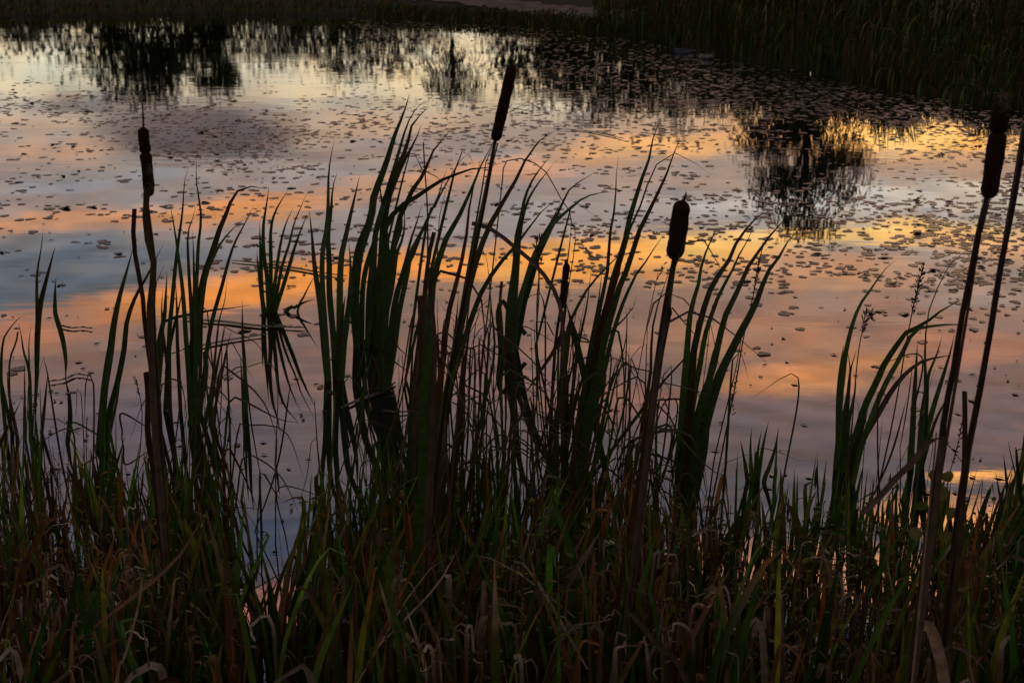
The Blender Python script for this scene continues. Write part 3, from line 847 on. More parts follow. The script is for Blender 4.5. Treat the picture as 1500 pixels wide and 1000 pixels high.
clump("cattail_tuft", "big crowded clump of green blades with an arched leaf right of the left cattail", "cattail tuft", (283, 612), [
 ("248,295 254,322 261,362 268,425 273,490 277,560 282,620", 9, 'ng'), ("278,242 271,265 268,310 263,350 257,392 252,440 247,500 250,600", 9, 'ng'),
 ("288,226 287,262 290,285 293,320 291,360 288,400 286,450 285,530 284,620", 9, 'ng'), ("287,303 280,325 276,345 277,400 281,460 284,560 284,620", 7, 'ndr'),
 ("282,338 283,380 284,440 285,540 285,620", 8, 'nd'), ("389,277 376,274 362,274 348,281 338,294 330,312 323,335 310,372 299,405 291,440 286,480 282,540 280,620", 12, 'nd'),
 ("358,320 342,334 326,352 314,372 303,400 296,440 290,500", 9, 'nd'), ("372,300 360,325 346,354 334,382 325,420 315,458 306,495 298,550 290,620", 8, 'ndr'),
 ("333,403 328,440 321,470 315,515 309,565 300,620", 7, 'nd'), ("245,397 243,430 242,460 236,495 231,530 230,590", 11, 'nd'), ("257,408 258,450 261,500 262,560 264,620", 7, 'nd'),
 ("268,420 262,450 255,480 247,520 243,600", 8, 'nd'), ("300,425 297,470 294,520 291,610", 6, 'nd'), ("306,524 303,555 296,590 290,640", 10, 'bo' if False else 'no'),
 ("322,550 316,590 310,640", 9, 'nd'), ("331,475 322,520 312,570 305,640", 6, 'nb'), ("340,480 330,520 326,540", 5, 'nb'), ("355,440 356,490 358,540 362,640", 7, 'nd'), ("352,520 355,580 360,650", 6, 'nd'),
 ("238,420 237,470 244,540 250,610", 7, 'nr'), ("367,447 340,451 312,454 288,459 262,464 240,474 236,520", 6, 'nd')], lean=.05, jit=.12)
clump("cattail_tuft", "neat fan of seven blades alone in orange water with its full reflection", "cattail tuft", (397, 457), [
 ("394,273 389,300 386,330 387,370 391,410 394,459", 7, 'ng'), ("424,275 405,309 398,338 396,380 396,420 397,459", 7, 'ng'), ("430,303 419,328 410,358 404,400 399,459", 7, 'ng'),
 ("451,279 442,300 432,327 424,357 414,390 406,425 401,459", 8, 'ng'), ("450,314 441,336 431,364 423,390 412,425 403,459", 7, 'ng'), ("380,325 381,380 384,430 389,459", 7, 'ng'), ("376,366 379,400 385,459", 6, 'ng')], jit=.03)
clump("cattail_tuft", "straight fan of blades with its base clear of the water beside the tall clump", "cattail tuft", (492, 558), [
 ("453,308 457,345 463,395 470,450 476,510 480,562", 11, 'ng'), ("490,204 484,234 481,262 482,300 478,335 472,362 470,395 474,450 482,562", 10, 'ng'),
 ("494,253 488,275 484,310 481,345 481,385 483,430 487,500 490,562", 10, 'ng'), ("527,257 520,285 513,315 506,345 501,372 499,402 498,440 496,500 494,562", 11, 'ng'),
 ("511,355 513,395 510,440 507,490 500,562", 10, 'ng'), ("514,420 507,470 502,520 497,562", 11, 'ng'), ("506,430 500,480 496,530 493,562", 10, 'nd')], lean=.3, jit=.03)
clump("cattail_tuft", "tallest clump of long dark blades bending right at their tips", "cattail tuft", (540, 508), [
 ("600,137 591,163 579,199 567,234 556,262 550,288 544,315 537,340 528,368 523,402 520,445 521,512", 13, 'nd'), ("624,146 611,160 601,174 592,196 582,225 573,255 564,285 557,315 552,342 546,382 541,435 537,512", 11, 'nd'),
 ("628,157 616,167 607,179 600,200 588,231 576,262 566,290 563,317 561,347 556,392 550,445 545,512", 11, 'nd'), ("617,183 606,206 591,240 577,270 567,297 563,330 566,357 565,402 559,445 551,512", 14, 'nd'),
 ("556,258 557,282 560,302 553,330 546,357 537,384 531,425 529,512", 9, 'nd'), ("543,300 539,322 529,347 520,373 518,402 517,445 521,512", 11, 'nd'), ("585,297 587,330 579,362 572,394 568,435 558,512", 10, 'nd'),
 ("593,300 590,342 583,372 576,402 570,435 560,475 549,518", 9, 'nd'), ("536,380 532,420 530,460 531,512", 10, 'nd'), ("555,330 550,370 546,420 542,512", 11, 'nd'), ("521,458 521,485 523,515", 9, 'Bd')], lean=.12, jit=.06)
clump("cattail_tuft", "row of blades right of the tallest clump with one long leaf bent flat", "cattail tuft", (566, 572), [
 ("662,188 650,203 636,217 627,232 620,255 610,270 600,290 590,312 580,340 573,375 568,430 564,500 563,576", 11, 'nd'),
 ("735,238 718,245 692,247 672,254 653,261 637,270 622,281 606,291 590,302 573,319 562,345 556,400 558,470", 11, 'nd'),
 ("655,247 648,270 640,290 633,308 625,325 615,342 605,368 596,405 586,455 578,510 570,570", 11, 'nd'), ("672,286 653,269 638,259 622,250 606,246 594,246", 4, 'nd'),
 ("623,330 606,370 590,408 578,450 571,500 566,576", 11, 'nd'), ("618,300 609,326 602,352 594,385 582,430 572,490", 9, 'nd'), ("691,221 680,229 668,246 655,268 646,285 636,305 622,345", 5, 'nd'),
 ("696,248 691,236 686,224 678,228 666,248", 6, 'nd'), ("604,549 592,540 578,530 566,521 556,515", 6, 'nb'), ("606,529 592,518 580,505 574,495", 5, 'nb'), ("620,208 622,245 625,295 627,340 626,400 622,470", 4, 'sb')], lean=.1, jit=.08)
clump("cattail_tuft", "cluster of broad brown dying stalks around the foot of the tall leaning cattail", "cattail tuft", (632, 760), [
 ("636,340 630,362 626,402 621,435 618,475 616,560 612,680", 7, 'Br'), ("617,433 616,482 612,545 608,605 605,690 604,770", 13, 'Bm'), ("632,392 633,442 634,505 636,585 633,690 628,785", 13, 'Bb'),
 ("650,600 644,660 638,720 630,800", 14, 'nb'), ("672,430 664,500 655,580 646,660 640,760", 12, 'nr'), ("690,470 682,540 672,610 660,700 650,780", 14, 'nb'), ("706,361 714,388 718,445 724,508 716,560 706,610", 6, 'nd'),
 ("678,500 681,560 680,620 676,700", 4, 'sb'), ("705,455 696,476 684,496 673,518 660,560", 7, 'ny'), ("814,292 800,305 778,330 759,354 738,378 709,419 692,460 678,500 662,560 648,640", 10, 'nd'),
 ("816,189 798,195 780,219 768,236 751,272 725,317 706,353 694,390 682,440 670,500 655,600", 12, 'nd'), ("608,470 604,520 601,580 600,660", 7, 'nd'), ("626,450 628,520 626,600 622,700", 10, 'nd'), ("640,500 644,580 642,680 638,780", 10, 'no'), ("660,520 652,600 648,700 640,790", 11, 'nm')], Y=4.25, jit=.15)
clump("cattail_tuft", "stiff clump with forked green tops between the tall cattail and the withered one", "cattail tuft", (738, 514), [
 ("767,305 763,345 759,385 754,425 749,470 744,518", 14, 'nd'), ("810,225 793,247 779,268 770,292 764,318 758,346 752,390 746,450 742,518", 10, 'ng'), ("812,238 801,252 787,270 776,290 768,315 762,352 755,420 746,518", 11, 'ng'),
 ("876,251 853,264 834,279 825,292 815,315 802,345 790,375 776,420 760,470 748,518", 10, 'ng'), ("898,281 880,282 862,287 848,296 832,310 815,325 800,347 785,372 772,410 760,455 750,518", 11, 'ng'), ("821,296 809,322 795,350 784,385 770,440 755,518", 9, 'nd'),
 ("838,330 838,317 828,300 818,286 804,257 786,241 767,233 748,233 738,245 733,290", 3, 'sd'), ("871,317 858,306 845,298 838,300", 4, 'nd'), ("735,412 733,445 735,480 736,518", 5, 'Bb'), ("770,490 758,474 746,456 735,441 731,460 733,500", 8, 'Bd'),
 ("787,345 785,370 790,395 787,440 786,500", 4, 'sb')], lean=.1, jit=.06)
# a dry leaf bridging over
clump("cattail_tuft", "dry grey stalk arching over from the middle with its end hanging loose", "cattail tuft", (826, 640), [
 ("691,327 720,336 750,359 781,385 805,414 819,440 823,470 823,520 822,580 824,650", 7, 'Bm'), ("824,520 818,580 808,640", 6, 'nb'), ("760,590 790,545 812,510 826,480 838,475", 11, 'nd'), ("860,566 838,566 815,570", 4, 'nb')], Y=4.6, jit=.04)
clump("cattail_tuft", "broad leaning sheaf of dark blades between the withered head and the short cattail", "cattail tuft", (840, 745), [
 ("906,228 904,262 900,300 895,342 889,400 882,440 873,490 862,560", 9, 'nd'), ("967,175 958,200 948,235 938,265 929,300 922,325 914,352 906,380 897,412 885,460 872,520 858,585 845,660 838,740", 12, 'nd'),
 ("998,197 988,222 976,252 963,280 953,305 943,324 932,352 922,382 911,414 899,450 887,495 874,545 860,610 848,700", 12, 'ndr'), ("1044,257 1022,242 1004,230 988,224 975,227 962,242 950,268 938,300 926,330 913,365 902,400", 5, 'nd'),
 ("920,330 912,362 903,398 893,432 883,472 875,515 866,565 856,630 846,730", 17, 'nr'), ("974,342 960,360 945,382 933,402 922,424 912,448 898,490 884,545 868,610 855,700", 9, 'nd'), ("926,355 914,368 898,384 880,401 862,421 848,445 836,468 832,500", 8, 'nd'),
 ("933,430 928,448 912,467 893,487 878,506 865,540 852,590 842,670", 11, 'nb'), ("912,438 918,460 917,495 910,526 888,586 870,618", 5, 'nd'), ("910,602 914,560 913,522 906,484 898,475 886,500 872,550", 6, 'nd'),
 ("838,570 844,530 844,495 838,472 832,478 828,520 826,600", 10, 'nb'), ("866,396 858,452 848,505 840,565 832,640", 7, 'nd'), ("882,395 876,442 866,505 855,565 846,650", 7, 'nd'), ("868,500 857,560 846,625 836,700", 8, 'nd'), ("884,540 870,605 858,665 848,740", 9, 'nr'), ("905,520 888,590 874,655 860,720", 8, 'nd'),
 ("852,560 838,620 824,690 812,760", 10, 'nd'), ("826,550 828,610 826,700", 8, 'nr'), ("846,600 842,660 838,740", 12, 'nr'), ("842,330 842,362 836,400 830,440", 3, 'sb')], Y=4.5, lean=.05, jit=.14)
clump("cattail_tuft", "wide sheaf of long pointed blades sweeping right of the short cattail", "cattail tuft", (1006, 745), [
 ("1053,326 1039,357 1030,385 1022,420 1012,455 1005,515 1000,580 996,650 992,735", 12, 'ng'), ("1135,306 1112,315 1097,328 1085,346 1075,363 1062,387 1048,412 1036,437 1027,462 1018,500 1011,550 1006,610 1000,700", 13, 'ndr'),
 ("1105,330 1095,352 1082,376 1068,402 1056,427 1045,450 1034,485 1024,535 1014,605 1004,700", 11, 'ng'), ("1165,309 1150,322 1135,337 1115,362 1100,387 1085,412 1073,437 1064,465 1053,500 1040,545 1025,605 1010,700", 13, 'ndr'),
 ("1172,335 1155,356 1140,377 1125,402 1113,430 1100,457 1086,482 1071,512 1057,545 1040,590 1024,650 1010,740", 15, 'nd'), ("1070,468 1056,490 1046,512 1036,560 1024,620", 7, 'nd'), ("1004,600 1000,650 996,700 994,760", 16, 'nd'), ("1040,590 1030,650 1018,710 1010,760", 18, 'nd'),
 ("1022,500 1016,560 1008,640 1002,740", 12, 'nr'), ("1034,608 1022,620 1014,650 1010,690", 10, 'Bm'), ("1080,500 1062,548 1044,600 1028,670", 12, 'ng'), ("1039,515 1015,487 996,464 985,450", 5, 'nd'), ("1038,513 1022,526 1004,537 976,553", 6, 'nd')], Y=4.65, lean=.05, jit=.1)
clump("cattail_tuft", "low fresh green tuft of short blades right of the wide sheaf", "cattail tuft", (1104, 708), [
 ("1084,643 1089,668 1094,708", 8, 'ng'), ("1101,624 1100,660 1100,708", 8, 'ng'), ("1116,628 1111,660 1105,708", 8, 'ng'), ("1126,616 1119,655 1110,708", 8, 'ng'), ("1141,625 1134,660 1126,690 1118,708", 8, 'ny'), ("1106,650 1106,680 1104,708", 6, 'ny'), ("1139,640 1137,680 1134,708", 6, 'ng')], jit=.03)
clump("cattail_tuft", "upright blades with one tall curved tip left of the leaning right tuft", "cattail tuft", (1228, 690), [
 ("1313,380 1296,397 1278,420 1263,443 1252,466 1245,490 1240,518 1236,550 1232,590 1229,640 1226,694", 13, 'ng'), ("1236,505 1231,535 1229,580 1227,640 1225,694", 11, 'ng'), ("1255,510 1246,545 1240,580 1234,620 1230,694", 8, 'nd'),
 ("1254,540 1251,575 1245,620 1238,660 1231,694", 9, 'ng'), ("1241,512 1245,542 1243,585 1240,640", 7, 'nd')], lean=.1, jit=.04)
clump("cattail_tuft", "leaning blades bent flat at their tips, just left of the right cattail stems", "cattail tuft", (1246, 705), [
 ("1412,437 1395,447 1375,460 1356,473 1341,481 1326,490 1311,506 1296,531 1281,561 1269,591 1258,626 1248,665 1244,708", 13, 'ng'), ("1425,477 1400,475 1376,476 1356,479 1341,484 1328,500 1316,526 1301,556 1286,586 1273,616 1260,655 1250,705", 9, 'ng'),
 ("1400,520 1380,522 1362,525 1346,531 1331,543 1315,559 1300,581 1285,606 1270,634 1255,670 1247,705", 10, 'nb'), ("1272,600 1262,630 1252,670 1246,708", 12, 'nr')], lean=.1, jit=.05)
clump("cattail_tuft", "narrow upright blades just behind the right cattail stems", "cattail tuft", (1342, 688), [
 ("1344,500 1342,540 1340,580 1338,622 1336,690", 10, 'ng'), ("1358,470 1356,510 1355,545 1356,582 1353,622 1346,690", 7, 'ng'), ("1380,492 1371,520 1362,545 1357,565 1354,610", 8, 'ng'), ("1398,490 1391,516 1382,552 1372,587 1362,622 1352,655 1344,690", 9, 'ng'), ("1400,562 1388,582 1375,607 1362,637 1348,690", 7, 'nd'), ("1356,560 1350,610 1343,690", 8, 'ng')], lean=.1, jit=.04)
clump("cattail_tuft", "bright green broad blades cut off by the right edge", "cattail tuft", (1488, 760), [
 ("1503,610 1498,660 1492,715 1488,765", 11, 'ng'), ("1470,665 1474,710 1480,765", 8, 'ng'), ("1512,640 1504,700 1494,765", 12, 'ng'), ("1482,690 1484,730 1486,770", 8, 'ny'), ("1458,690 1466,730 1476,770", 7, 'ng')], jit=.05)
# bent leaves lying in the water
clump("cattail_leaf", "two snapped leaf ends poking out of the water beside the neat fan", "leaf", (426, 457), [("461,438 445,443 430,451 418,458", 8, 'ng'), ("462,402 452,420 444,435 435,458", 4, 'nd')], jit=.0)
def floating(label, s, w, col='d'):
    pts = smooth_path([on_water(x, y, .006) for x, y in P2(s)], 18)
    mb = MB(); vs = []
    for i, p in enumerate(pts):
        T = (pts[min(i + 1, 17)] - pts[max(i - 1, 0)]).normalized()
        S = Vector((-T.y, T.x, 0)) if abs(T.x) > .2 else Vector((1, 0, 0))
        hw = w * dep(p) / F * .9 * max(.05, math.sin(math.pi * (.08 + .9 * i / 17)) ** .6)
        lift = Vector((0, 0, .012 * math.sin(i * .9) ** 2))
        vs += [p - S * hw + Vector((0, 0, .004)), p + lift, p + S * hw + Vector((0, 0, .004))]
    mb.add(vs, [(3 * i + j, 3 * i + j + 1, 3 * i + j + 4, 3 * i + j + 3) for i in range(17) for j in range(2)], CC[col])
    o = mb.build("fallen_leaf", M_LEAF, origin=pts[0]); tag(o, label, "leaf", "long leaves fallen flat on the water")
floating("long dark leaf lying flat on orange water behind the neat fan", "340,382 380,386 430,393 470,400 508,405", 6)
floating("dark floating leaf crossing the foot of the big crowded clump", "271,466 300,470 330,472 381,478 450,481", 7)
floating("dark strip standing in for a leaf reflection, slanting below the foot of the neat fan", "268,512 300,506 340,498 392,490", 6)  # added strip for the mirror image of the big clump's bent leaf
floating("dark twig like leaf floating by the lone curved blade at left", "88,477 105,481 120,480 136,482", 4)
floating("thin dark leaf afloat far out above the short cattail", "815,190 850,191 880,196 915,204", 4)
floating("withered dark leaf floating left of the two crossing blades", "70,560 95,556 112,549 135,552", 4)
floating("brown leaf strip floating between the tall clump and the brown stalks", "500,598 530,585 560,574 580,560", 6, 'b')
floating("pale brown leaf strip floating right of the brown stalk cluster", "560,602 590,604 640,596", 4, 'b')

# --- grass stalks with seed heads
def seed_stalk(label, s, Y, head, hw, wpx=3, n=60, col='b'):
    pts = trace3(s, Y, 0)
    root = empty("grass_stalk", Vector((pts[0].x, pts[0].y, max(0, pts[0].z))), label, "grass stalk", "seed bearing grass stalks")
    mb = MB(); k = dep(pts[-1]) / F
    tube(mb, pts, (wpx * k * .6, wpx * k * .25), CC[col], 5, 24); child(mb, "stem", M_STEM, root)
    mb = MB()
    hp = [at(x, y, Y) for x, y in P2(head)]
    C = smooth_path(hp, 40)
    for i in range(n):
        j = int(rnd() * 39); c = C[j]; T = (C[0] - C[-1]).normalized()
        d = (T * uni(.5, 1.2) + Vector((uni(-.9, .9), uni(-.9, .9), uni(-.3, .3)))).normalized() * hw * k * uni(.5, 1.3) * (.4 + .9 * math.sin(3.1 * j / 39))
        sd_ = d.cross(Vector((uni(-1, 1), uni(-1, 1), uni(-1, 1)))).normalized() * k * 1.3
        mb.add([c, c + d * .6 + sd_, c + d, c + d * .6 - sd_], [(0, 1, 2, 3)], tuple(v * uni(.6, 1.2) for v in CC['b']))
    child(mb, "seed_head", M_DRY, root)
seed_stalk("tall thin grass stalk with a feathery seed head between the two right tufts", "1353,388 1347,412 1340,440 1328,500 1318,560 1306,625 1292,690", 4.9, "1353,385 1349,405 1343,430 1337,462", 9, 3, 90)
seed_stalk("weed stalk with a curled dark top standing by the tall curved tip", "1276,462 1270,468 1262,490 1257,520 1253,560 1247,640", 4.9, "1278,470 1272,462 1266,470 1262,488", 12, 3, 60)
seed_stalk("grass stalk with a dark knotted seed head against the wide sheaf", "1118,360 1109,395 1103,435 1090,490 1078,560 1062,640 1050,700", 4.7, "1112,380 1109,400 1105,425", 7, 3, 60)
seed_stalk("curly topped dry stalk crossing the orange band near the withered head", "795,345 787,366 790,420 786,490 788,560 780,640", 5.2, "798,352 790,350 788,366 792,385", 12, 3, 60)
seed_stalk("drooping weed stalk hung with withered leaves below the wide sheaf", "1085,500 1078,540 1067,586 1047,670 1040,720", 4.6, "1078,545 1074,575 1072,595 1077,610", 8, 3, 26)
seed_stalk("thin leaning grass stem crossing between the sheaf and the short cattail", "964,400 955,440 945,490 935,545 922,610 912,660", 4.4, "975,385 968,395 962,410", 7, 2.2, 16)
seed_stalk("branched dark weed tip leaning over the mauve water right of the sheaf", "898,600 880,606 868,620 858,660 850,720", 4.3, "900,602 890,604 874,612", 9, 2.2, 24)
seed_stalk("weed stalk with paired buds beside the headless right stem", "1411,610 1402,655 1392,690 1384,730 1378,770", 3.4, "1411,608 1404,650 1395,685", 8, 2.5, 20)
seed_stalk("short budded weed left of the two crossing blades", "128,610 126,640 127,680 128,730", 4.6, "128,612 127,640 127,665", 6, 2.5, 20)
seed_stalk("budded thin weed leaning beside the foot of the left cattail", "198,552 203,575 208,600 206,650 200,700", 4.4, "198,552 202,570 203,580", 8, 2.5, 16)

# ------------------------------------------------------------------ undergrowth on the bank
def lerp_tab(tab, x):
    if x <= tab[0][0]: return tab[0][1]
    for (a, va), (b, vb) in zip(tab, tab[1:]):
        if x <= b: return va + (vb - va) * (x - a) / (b - a)
    return tab[-1][1]
YTOP = [(0, 640), (60, 660), (110, 690), (200, 730), (300, 735), (345, 770), (375, 860), (430, 880), (455, 800), (500, 770), (560, 755), (650, 750), (800, 755), (880, 760), (960, 755), (1040, 745), (1100, 790), (1200, 780), (1300, 800), (1400, 800), (1450, 770), (1500, 720)]
DENS = [(0, 1), (330, 1), (365, .3), (430, .35), (480, .8), (640, 1), (1040, 1), (1100, .6), (1400, .6), (1470, .9), (1500, 1)]
def foot(px, yt, D):
    """base on the ground under the point seen at (px, yt) at distance D"""
    T = at(px, yt, D)
    g = ground_z(T.x, T.y)
    return T, Vector((T.x, T.y, max(g, -.03) - .02))
grass = MB(); dry = MB(); weeds = MB(); wl = MB()
GC = [(.055, .12, .010), (.040, .10, .010), (.085, .13, .012), (.030, .075, .010), (.11, .115, .012)]
DC = [(.19, .10, .045), (.15, .066, .026), (.30, .20, .12), (.11, .045, .016), (.16, .08, .03), (.25, .095, .014), (.08, .036, .014)]
random.seed(101)
DRY = [(0, .85), (90, .8), (150, .6), (220, .7), (280, .35), (340, .25), (380, .6), (440, .5), (480, .25), (560, .35), (620, .75), (700, .8), (780, .55), (840, .35), (900, .6), (960, .5), (1040, .85), (1120, .6), (1200, .5), (1300, .55), (1400, .5), (1450, .3), (1500, .3)]
def patchy(px, yt, D, seed):
    """plants gather in tussocks with bare dark gaps between"""
    T = at(px, yt, D)
    return sst(-.25, .3, mn.noise(Vector((T.x * 4.2 + seed, T.y * 3.0, seed))) + .5 * mn.noise(Vector((T.x * 11, T.y * 8, seed))))
# upright green blades
cnt = 0
while cnt < 1900:
    px = uni(-40, 1540)
    if rnd() > lerp_tab(DENS, px): continue
    top = lerp_tab(YTOP, px)
    # blades grow in small tussocks
    D0 = uni(2.75, 4.7)
    if rnd() > (1 - .72 * lerp_tab(DRY, px)) * (.08 + .92 * patchy(px, 800, D0, 3.3)): continue
    for q in range(int(uni(2, 6))):
        D = D0 + uni(-.08, .08)
        yt = top - 40 + (1060 - top) * rnd() ** 1.15 + (random.gauss(0, 40))
        if rnd() < .08: yt = top - uni(0, 90)
        yt = max(yt, top - 110)
        T, B = foot(px + uni(-18, 18), yt, D)
        h = T.z - B.z
        if h < .08 or h > .62: continue
        lx = uni(-.22, .3) * h
        B = B + Vector((-lx, uni(-.1, .1) * h, 0))
        mid = B.lerp(T, .5) + Vector((-lx * .25, 0, h * .05))
        tipc = random.choice(DC) if rnd() < .35 else None
        k = uni(.25, 1.0) * (2.0 if rnd() < .22 else 1.0)
        gc = random.choice(DC) if rnd() < .45 * lerp_tab(DRY, px) else random.choice(GC)
        pth = [B, mid, T]
        if rnd() < .15: pth.append(T + Vector((uni(-.08, .08), uni(-.03, .03), -uni(.01, .08))))
        blade(grass, pth, uni(.006, .02), w_norm, tuple(v * k for v in gc), tipc, n=12, cross=3)
        cnt += 1
# dry leaves that rise and hook over
cnt = 0
while cnt < 1300:
    px = uni(-40, 1540)
    if rnd() > lerp_tab(DENS, px) * (1.0 if px < 330 or px > 540 else .55): continue
    top = lerp_tab(YTOP, px) + 10
    D = uni(2.7, 4.4)
    yt = top + (1080 - top) * rnd()
    if rnd() > (.15 + .85 * lerp_tab(DRY, px)) * (.1 + .9 * patchy(px, yt, D, 9.1)): continue
    T, B = foot(px, yt, D)
    h = T.z - B.z
    if h < .08 or h > .5: continue
    an = random.choice((0, math.pi)) + uni(-.9, .9); r = uni(.006, .03) if rnd() < .8 else uni(.02, .045)
    dx = Vector((math.cos(an), math.sin(an) * .8, 0))
    pts = [B - dx * uni(0, .08), B.lerp(T, .55) - dx * uni(0, .03), T - dx * r * .6 - Vector((0, 0, r * .6))]
    turn = uni(.5, 3.6)
    m_ = 7
    cen = T - Vector((0, 0, r)) + dx * r * .4
    sq = uni(.8, 1.4)
    for i in range(m_):
        a = 2.4 - turn * (i + 1) / m_
        pts.append(cen + dx * r * math.cos(a) * sq + Vector((0, 0, math.sin(a) * r)) + Vector((uni(-1, 1), uni(-1, 1), uni(-1, 1))) * r * .35)
    if rnd() < .45: pts.append(pts[-1] + Vector((uni(-.01, .01), uni(-.01, .01), -uni(.015, .07))))
    c = random.choice(DC); k = uni(.3, 1.0) * (1.7 if rnd() < .2 else 1.0)
    c = tuple(v * k for v in c)
    kp = uni(.35, 1.0); pale = tuple(v * kp for v in (.46, .35, .26)) if rnd() < .4 else c  # pale dry tips, with the sky highlight on the hooks put into the colour
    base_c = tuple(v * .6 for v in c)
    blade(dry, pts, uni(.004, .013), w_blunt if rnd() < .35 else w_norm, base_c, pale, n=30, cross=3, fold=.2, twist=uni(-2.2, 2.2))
    cnt += 1
# broad withered leaves flopped over in the litter
for i in range(330):
    px = uni(-20, 1520); top = lerp_tab(YTOP, px) + 30
    if rnd() > .25 + .75 * lerp_tab(DRY, px): continue
    D = uni(2.6, 3.9); T, B = foot(px, top + (1050 - top) * rnd() ** .8, D); h = T.z - B.z
    if h < .06 or h > .42: continue
    an = uni(0, 6.28); dx = Vector((math.cos(an), math.sin(an), 0)); L_ = uni(.05, .16)
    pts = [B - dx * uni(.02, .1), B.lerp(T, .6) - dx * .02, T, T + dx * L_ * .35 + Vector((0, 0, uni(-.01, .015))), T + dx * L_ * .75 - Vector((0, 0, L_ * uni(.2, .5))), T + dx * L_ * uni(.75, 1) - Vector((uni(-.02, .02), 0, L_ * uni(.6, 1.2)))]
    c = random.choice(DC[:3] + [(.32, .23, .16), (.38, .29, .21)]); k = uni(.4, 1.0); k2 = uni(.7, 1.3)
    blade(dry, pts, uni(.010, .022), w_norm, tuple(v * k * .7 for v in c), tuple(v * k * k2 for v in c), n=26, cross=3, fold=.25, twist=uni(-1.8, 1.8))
# fallen and leaning straws
for i in range(90):
    px = uni(0, 1500); D = uni(2.7, 4.0)
    T, B = foot(px, lerp_tab(YTOP, px) + uni(30, 320), D)
    h = max(.05, T.z - B.z)
    dx = Vector((uni(-.35, .35), uni(-.15, .15), 0))
    c = random.choice(DC); k = uni(.5, 1)
    blade(dry, [T - dx - Vector((0, 0, h * uni(.3, .9))), T.lerp(B, .15), T + Vector((dx.x * .4, 0, uni(-.06, .02)))], uni(.004, .010), w_norm, tuple(v * k for v in c), n=8, cross=2)
# thin arching stems rising above the mass
for i in range(190):
    px = uni(0, 1500); top = lerp_tab(YTOP, px)
    if 350 < px < 440 and rnd() < .6: continue
    D = uni(3.4, 4.9)
    yt = top - uni(0, 150) * rnd() + 20
    T, B = foot(px, yt, D)
    h = T.z - B.z
    if h < .1 or h > .8: continue
    lx = uni(-.3, .35) * h
    pts = [B + Vector((-lx, 0, 0)), B.lerp(T, .6) + Vector((-lx * .2, 0, 0)), T]
    if rnd() < .45:
        s_ = random.choice((-1, 1)) * uni(.03, .1)
        pts += [T + Vector((s_ * .6, 0, .01)), T + Vector((s_ * 1.3, 0, -uni(.03, .12)))]
    blade(weeds, pts, uni(.0025, .005), w_stem, tuple(v * uni(.5, 1) for v in random.choice([CC['b'], CC['r'], CC['d']])), n=14, cross=3)
# leafy weeds
for i in range(520):
    px = uni(480, 1540) if rnd() < .8 else uni(0, 350); top = lerp_tab(YTOP, px)
    D = uni(2.9, 4.3)
    yt = top - 45 + (960 - top) * rnd() ** 1.3
    T, B = foot(px, yt, D)
    h = T.z - B.z
    if h < .1 or h > .55: continue
    lx = uni(-.3, .3) * h
    pts = smooth_path([B + Vector((-lx, 0, 0)), B.lerp(T, .55) + Vector((-lx * .2, uni(-.05, .05), 0)), T], 14)
    tube(weeds, pts, (.0022, .0012), CC['r'], 5)
    lc = random.choice([(.055, .085, .014), (.09, .09, .014), (.14, .10, .014), (.09, .06, .02)])
    for j in range(3, 14):
        for q in range(2):
            if rnd() < .3: continue
            a = uni(0, 6.28); L_ = uni(.008, .03)
            d = Vector((math.cos(a), math.sin(a), uni(-.5, .5))).normalized(); s = d.cross(Vector((0, 0, 1))).normalized()
            n_ = d.cross(s)
            c = pts[j]
            wl.add([c, c + d * L_ * .5 + s * L_ * .33 - n_ * L_ * .08, c + d * L_, c + d * L_ * .5 - s * L_ * .33 - n_ * L_ * .08, c + d * L_ * .5], [(0, 1, 4), (1, 2, 4), (2, 3, 4), (3, 0, 4)], tuple(v * uni(.5, 1.3) for v in lc))
# short fresh shoots and thin stems standing in the shallow water in front of and among the cattails
random.seed(202)
fine = MB()
TUFTX = [(275, 40, 6), (398, 20, 4), (495, 22, 4), (545, 30, 6), (640, 45, 12), (690, 40, 8), (740, 25, 8), (800, 50, 8), (865, 40, 10), (950, 35, 8), (1010, 35, 8), (1080, 40, 4), (1235, 30, 5), (1345, 30, 5), (60, 50, 8), (160, 50, 6)]
for cx, sx, m_ in TUFTX:
    for i in range(int(m_ * 1.7)):
        px = random.gauss(cx, sx); D = uni(4.1, 5.6)
        yt = uni(430, 700) if 600 < cx < 1050 else uni(520, 720)
        T, B = foot(px, yt, D)
        h = T.z - B.z
        if h < .12 or h > 1.1: continue
        lx = uni(-.12, .3) * h
        pts = [B - Vector((lx, 0, 0)), B.lerp(T, .5) - Vector((lx * .35, 0, 0)), T]
        u_ = rnd()
        if u_ < .25:
            s_ = random.choice((-1, 1)) * uni(.02, .09); pts += [T + Vector((s_ * .6, 0, .004)), T + Vector((s_ * 1.2, 0, -uni(.03, .2)))]
        elif u_ < .4:
            s_ = random.choice((-1, 1)) * uni(.05, .22); pts += [T + Vector((s_, 0, -uni(.02, .12)))]
        c = random.choice([CC['d'], CC['g'], CC['b'], CC['r'], CC['b']]); k = uni(.6, 1.2)
        blade(fine, pts, uni(.003, .009), w_norm if rnd() < .7 else w_stem, tuple(v * k for v in c), n=20, cross=3)
